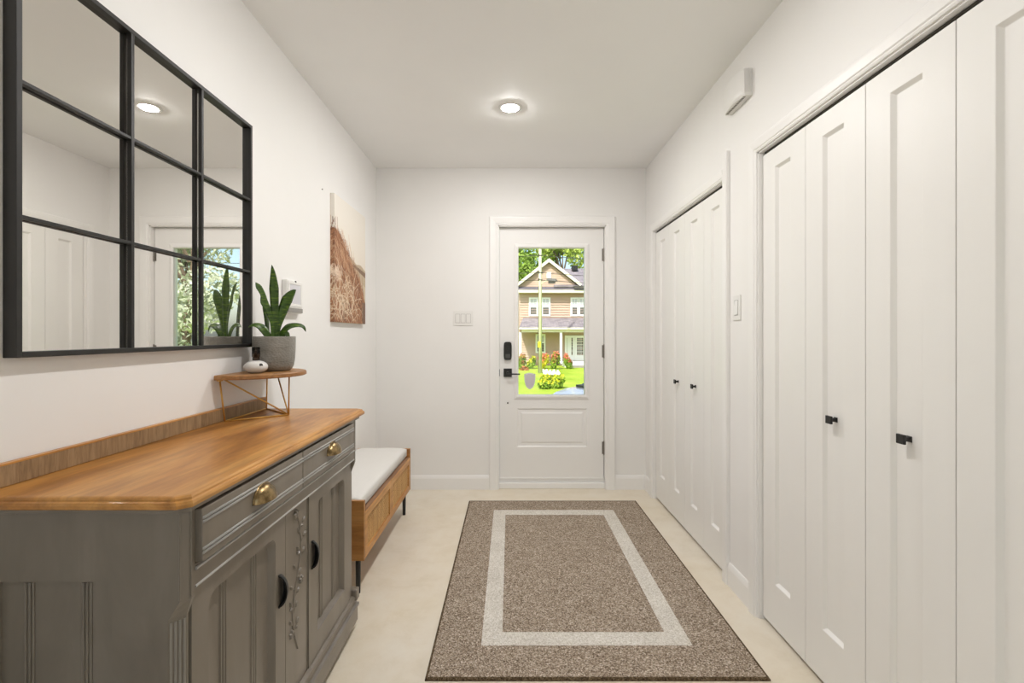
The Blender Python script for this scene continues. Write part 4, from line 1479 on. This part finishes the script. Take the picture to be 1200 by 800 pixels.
# conduit down the side
mb = MB(); mb.tube([(ux - 0.09, UY - 0.04, GZ), (ux - 0.085, UY - 0.04, uz(335))], 0.016, 6)
mb.build('conduit', M['darkgap'], up_)
za = uz(331)
mb = MB(); mb.tube([(ux + 0.05, UY - 0.05, za - 0.05), (ux + 0.25, UY - 0.25, za + 0.05), (ux + 0.36, UY - 0.4, za + 0.07)], 0.018, 8)
mb.build('lamp_arm', M['htrim'], up_)
mb = MB()
def lr(t, w, h): return [(ux + 0.28 + 0.56 * t, UY - 0.4 - w, za + 0.06 - 0.06 * t), (ux + 0.28 + 0.56 * t, UY - 0.4 + w, za + 0.06 - 0.06 * t), (ux + 0.28 + 0.56 * t, UY - 0.4 + w * 0.7, za + 0.06 + h - 0.06 * t), (ux + 0.28 + 0.56 * t, UY - 0.4 - w * 0.7, za + 0.06 + h - 0.06 * t)]
mb.loft([lr(0, 0.05, 0.06), lr(0.2, 0.10, 0.12), lr(0.8, 0.12, 0.13), lr(1.0, 0.07, 0.06)])
lh = mb.build('lamp_head', paint('lamp_head_grey', (96, 92, 88), 0.6), up_, bevel=0.01)
MB().box(ux + 0.38, ux + 0.72, UY - 0.49, UY - 0.31, za - 0.09, za + 0.03).build('lamp_lens', M['darkgap'], lh)

# ---- garden
def shrub(name, px, pyb, wpx, hpx, Y, mats, label, cat='shrub', group=None, seed=1, leaf=0.05, n=700):
    x = (px - 598) * Y / F
    w, h = wpx * Y / F / 2, hpx * Y / F
    t = thing(name, (x, Y, GZ), label, cat, group)
    rs = random.Random(seed)
    mb = MB()
    for k in range(7):
        a = rs.uniform(0, 2 * PI)
        mb.tube([(x, Y, GZ), (x + math.cos(a) * w * 0.5, Y + math.sin(a) * w * 0.4, GZ + h * 0.7)], [0.02, 0.006], 5)
    tag(mb.build('stems', M['bark'], t), kind='stuff')
    blobs = []
    for k in range(9):
        blobs.append(((x + rs.uniform(-0.6, 0.6) * w, Y + rs.uniform(-0.4, 0.4) * w, GZ + h * rs.uniform(0.12, 0.66)), (w * 0.42, w * 0.42, h * 0.36)))
    leafcloud('leaves', mats[0], t, blobs, n, leaf, seed)
    if len(mats) > 1:
        tb = [((b[0][0], b[0][1], b[0][2] + h * 0.22), (b[1][0], b[1][1], h * 0.2)) for b in blobs]
        leafcloud('flowers', mats[1], t, tb, n // 3, leaf * 0.9, seed + 50)
gr_ = 'flowering shrubs along the house front'
shrub('flowering_shrub', 611, 0, 11, 20, 27.0, [M['fol_shrub'], M['fl_orange']], 'tall shrub with rust tops at the house corner', 'shrub', gr_, 11, 0.055, 1300)
shrub('flowering_shrub', 614, 0, 12, 6, 25.8, [M['fl_orange']], 'low rust-red shrub at the lawn edge by the house corner', 'shrub', gr_, 12, 0.05, 500)
shrub('flowering_shrub', 622.8, 0, 12.5, 15, 27.0, [M['fol_shrub'], M['fol_yellow']], 'green shrub with yellow tips beside the utility pole', 'shrub', gr_, 13, 0.055, 1500)
shrub('flowering_shrub', 636.5, 0, 15, 18, 27.0, [M['fol_yellow'], M['fl_red']], 'yellow-green shrub with coral flowers below the lower window', 'shrub', gr_, 14, 0.055, 1700)
shrub('flowering_shrub', 651.2, 0, 14.5, 20, 27.0, [M['fol_shrub'], M['fl_red']], 'tall green shrub with coral flowers before the porch post', 'shrub', gr_, 15, 0.055, 1700)
shrub('flowering_shrub', 665.2, 0, 13.5, 18, 27.0, [M['fol_shrub'], M['fl_red']], 'coral flowered shrub beside the porch step', 'shrub', gr_, 16, 0.055, 1500)
shrub('yellow_bush', 645.5, 0, 38, 15.5, 17.2, [M['fol_shrub'], M['fol_yellow']], 'wide yellow-topped bush alone on the lawn', 'bush', None, 17, 0.05, 2600)
rs = random.Random(9)
for k in range(14):
    col_, row_ = k % 5, k // 5
    px = 636.5 + col_ * 4.2 + row_ * 1.6 + rs.uniform(-0.3, 0.3)
    Y = 24.1 - row_ * 1.1 - col_ * 0.22
    x = (px - 598) * Y / F
    mb = MB()
    r0 = rs.uniform(0.042, 0.055)
    rings = []
    for i in range(6):
        a = -PI / 2 + PI * (i + 0.3) / 5.6
        rings.append([(x + r0 * 1.4 * math.cos(a) * math.cos(b) * rs.uniform(0.85, 1.15), Y + r0 * math.cos(a) * math.sin(b) * rs.uniform(0.85, 1.15), GZ + r0 * 2.2 * (1 + math.sin(a))) for b in [2 * PI * q / 9 for q in range(9)]])
    mb.loft(rings)
    tag(mb.build('white_rock', M['hwhite'], None), 'white stone in the rock patch on the lawn', 'rock', 'white rocks on the lawn')

# ---- parked car, mostly hidden beside the glass
car = thing('parked_car', (2.4, 8.3, GZ), 'silver parked car whose bonnet shows low in the door glass', 'car')
cpaint = Mat('silver_car_paint', (176, 179, 186), 0.25, 0.3, coat=0.6).m
cglass = Mat('car_glass', (58, 62, 66), 0.06, 0.0, 0.8).m
def carside(y, inset, prof):
    return [(x, y, GZ + z) for x, z in prof]
lowp = [(0.62, 0.30), (0.60, 0.55), (0.72, 0.78), (0.98, 0.93), (1.22, 0.99), (1.55, 1.02), (4.2, 1.02), (4.75, 0.98), (4.85, 0.60), (4.80, 0.30)]
mb = MB()
cyc = 8.3
def csec(hw, k, zk): return [(cyc_x, cyc + hw, GZ + zz) for cyc_x, zz in lowp]
rings = []
for yy, sx_, sz_ in ((-0.86, 0.975, 0.93), (-0.82, 0.99, 0.985), (-0.6, 1.0, 1.0), (0, 1.0, 1.02), (0.6, 1.0, 1.0), (0.82, 0.99, 0.985), (0.86, 0.975, 0.93)):
    rings.append([(2.7 + (x - 2.7) * sx_, cyc + yy, GZ + 0.3 + (z - 0.3) * sz_) for x, z in lowp])
mb.loft(rings)
body = mb.build('body', cpaint, car, smooth=False, bevel=0.03, bseg=3)
cabp = [(1.42, 0.98), (2.05, 1.42), (2.5, 1.50), (3.5, 1.50), (4.1, 1.38), (4.65, 0.99)]
mb = MB()
rings = []
for yy, k in ((-0.74, 0.0), (-0.62, 1.0), (0.62, 1.0), (0.74, 0.0)):
    rings.append([(x if z < 1 else 2.95 + (x - 2.95) * (0.97 + 0.03 * k), cyc + (yy if z > 1 else yy * 1.08), GZ + (z if z < 1 else z - 0.10 * (1 - k))) for x, z in cabp])
mb.loft(rings)
mb.build('cabin_glass', cglass, car)
mb = MB()
rings = []
for yy in (-0.66, 0.66):
    rings.append([(x, cyc + yy, GZ + z) for x, z in [(2.0, 1.42), (2.5, 1.515), (3.5, 1.515), (4.12, 1.40), (4.1, 1.36), (3.5, 1.47), (2.5, 1.47), (2.05, 1.38)]])
mb.loft(rings)
mb.build('roof_panel', cpaint, car)
for yy in (-0.45, 0.15):
    mb = MB(); mb.tube([(1.36, cyc + yy, GZ + 1.05), (1.46, cyc + yy + 0.2, GZ + 1.09), (1.52, cyc + yy + 0.5, GZ + 1.12)], 0.02, 6)
    mb.build('wiper', M['black'], car)
mb = MB(); mb.box(1.33, 1.45, cyc - 0.68, cyc + 0.68, GZ + 1.0, GZ + 1.045)
mb.build('cowl', M['black'], car)
mb = MB(); mb.loft([[(1.66 + 0.10 * math.cos(a) , cyc - 0.93 , GZ + 1.10 + 0.07 * math.sin(a)) for a in [2 * PI * q / 10 for q in range(10)]], [(1.70 + 0.08 * math.cos(a), cyc - 0.76, GZ + 1.08 + 0.05 * math.sin(a)) for a in [2 * PI * q / 10 for q in range(10)]]])
mb.build('side_mirror', M['black'], car)
for x in (1.30, 4.05):
    for s in (-1, 1):
        y = cyc + s * 0.78
        mb = MB()
        prof = [(0.18, -0.1), (0.30, -0.1), (0.325, -0.07), (0.325, 0.07), (0.30, 0.1), (0.18, 0.1)]
        seg = 24
        rings = [[(x + r_ * math.cos(2 * PI * q / seg), y + w, GZ + 0.325 + r_ * math.sin(2 * PI * q / seg)) for q in range(seg)] for r_, w in prof]
        mb.loft(rings)
        wh = mb.build('wheel', M['black'], car)
        mb = MB()
        rings = [[(x + r_ * math.cos(2 * PI * q / seg), y + s * w, GZ + 0.325 + r_ * math.sin(2 * PI * q / seg)) for q in range(seg)] for r_, w in ((0.005, 0.104), (0.17, 0.104), (0.19, 0.1))]
        mb.loft(rings)
        mb.build('hub_cap', M['nickel'], wh)

car.rotation_euler = (0, 0, math.radians(25))
car.location = (2.42, 8.3, GZ)
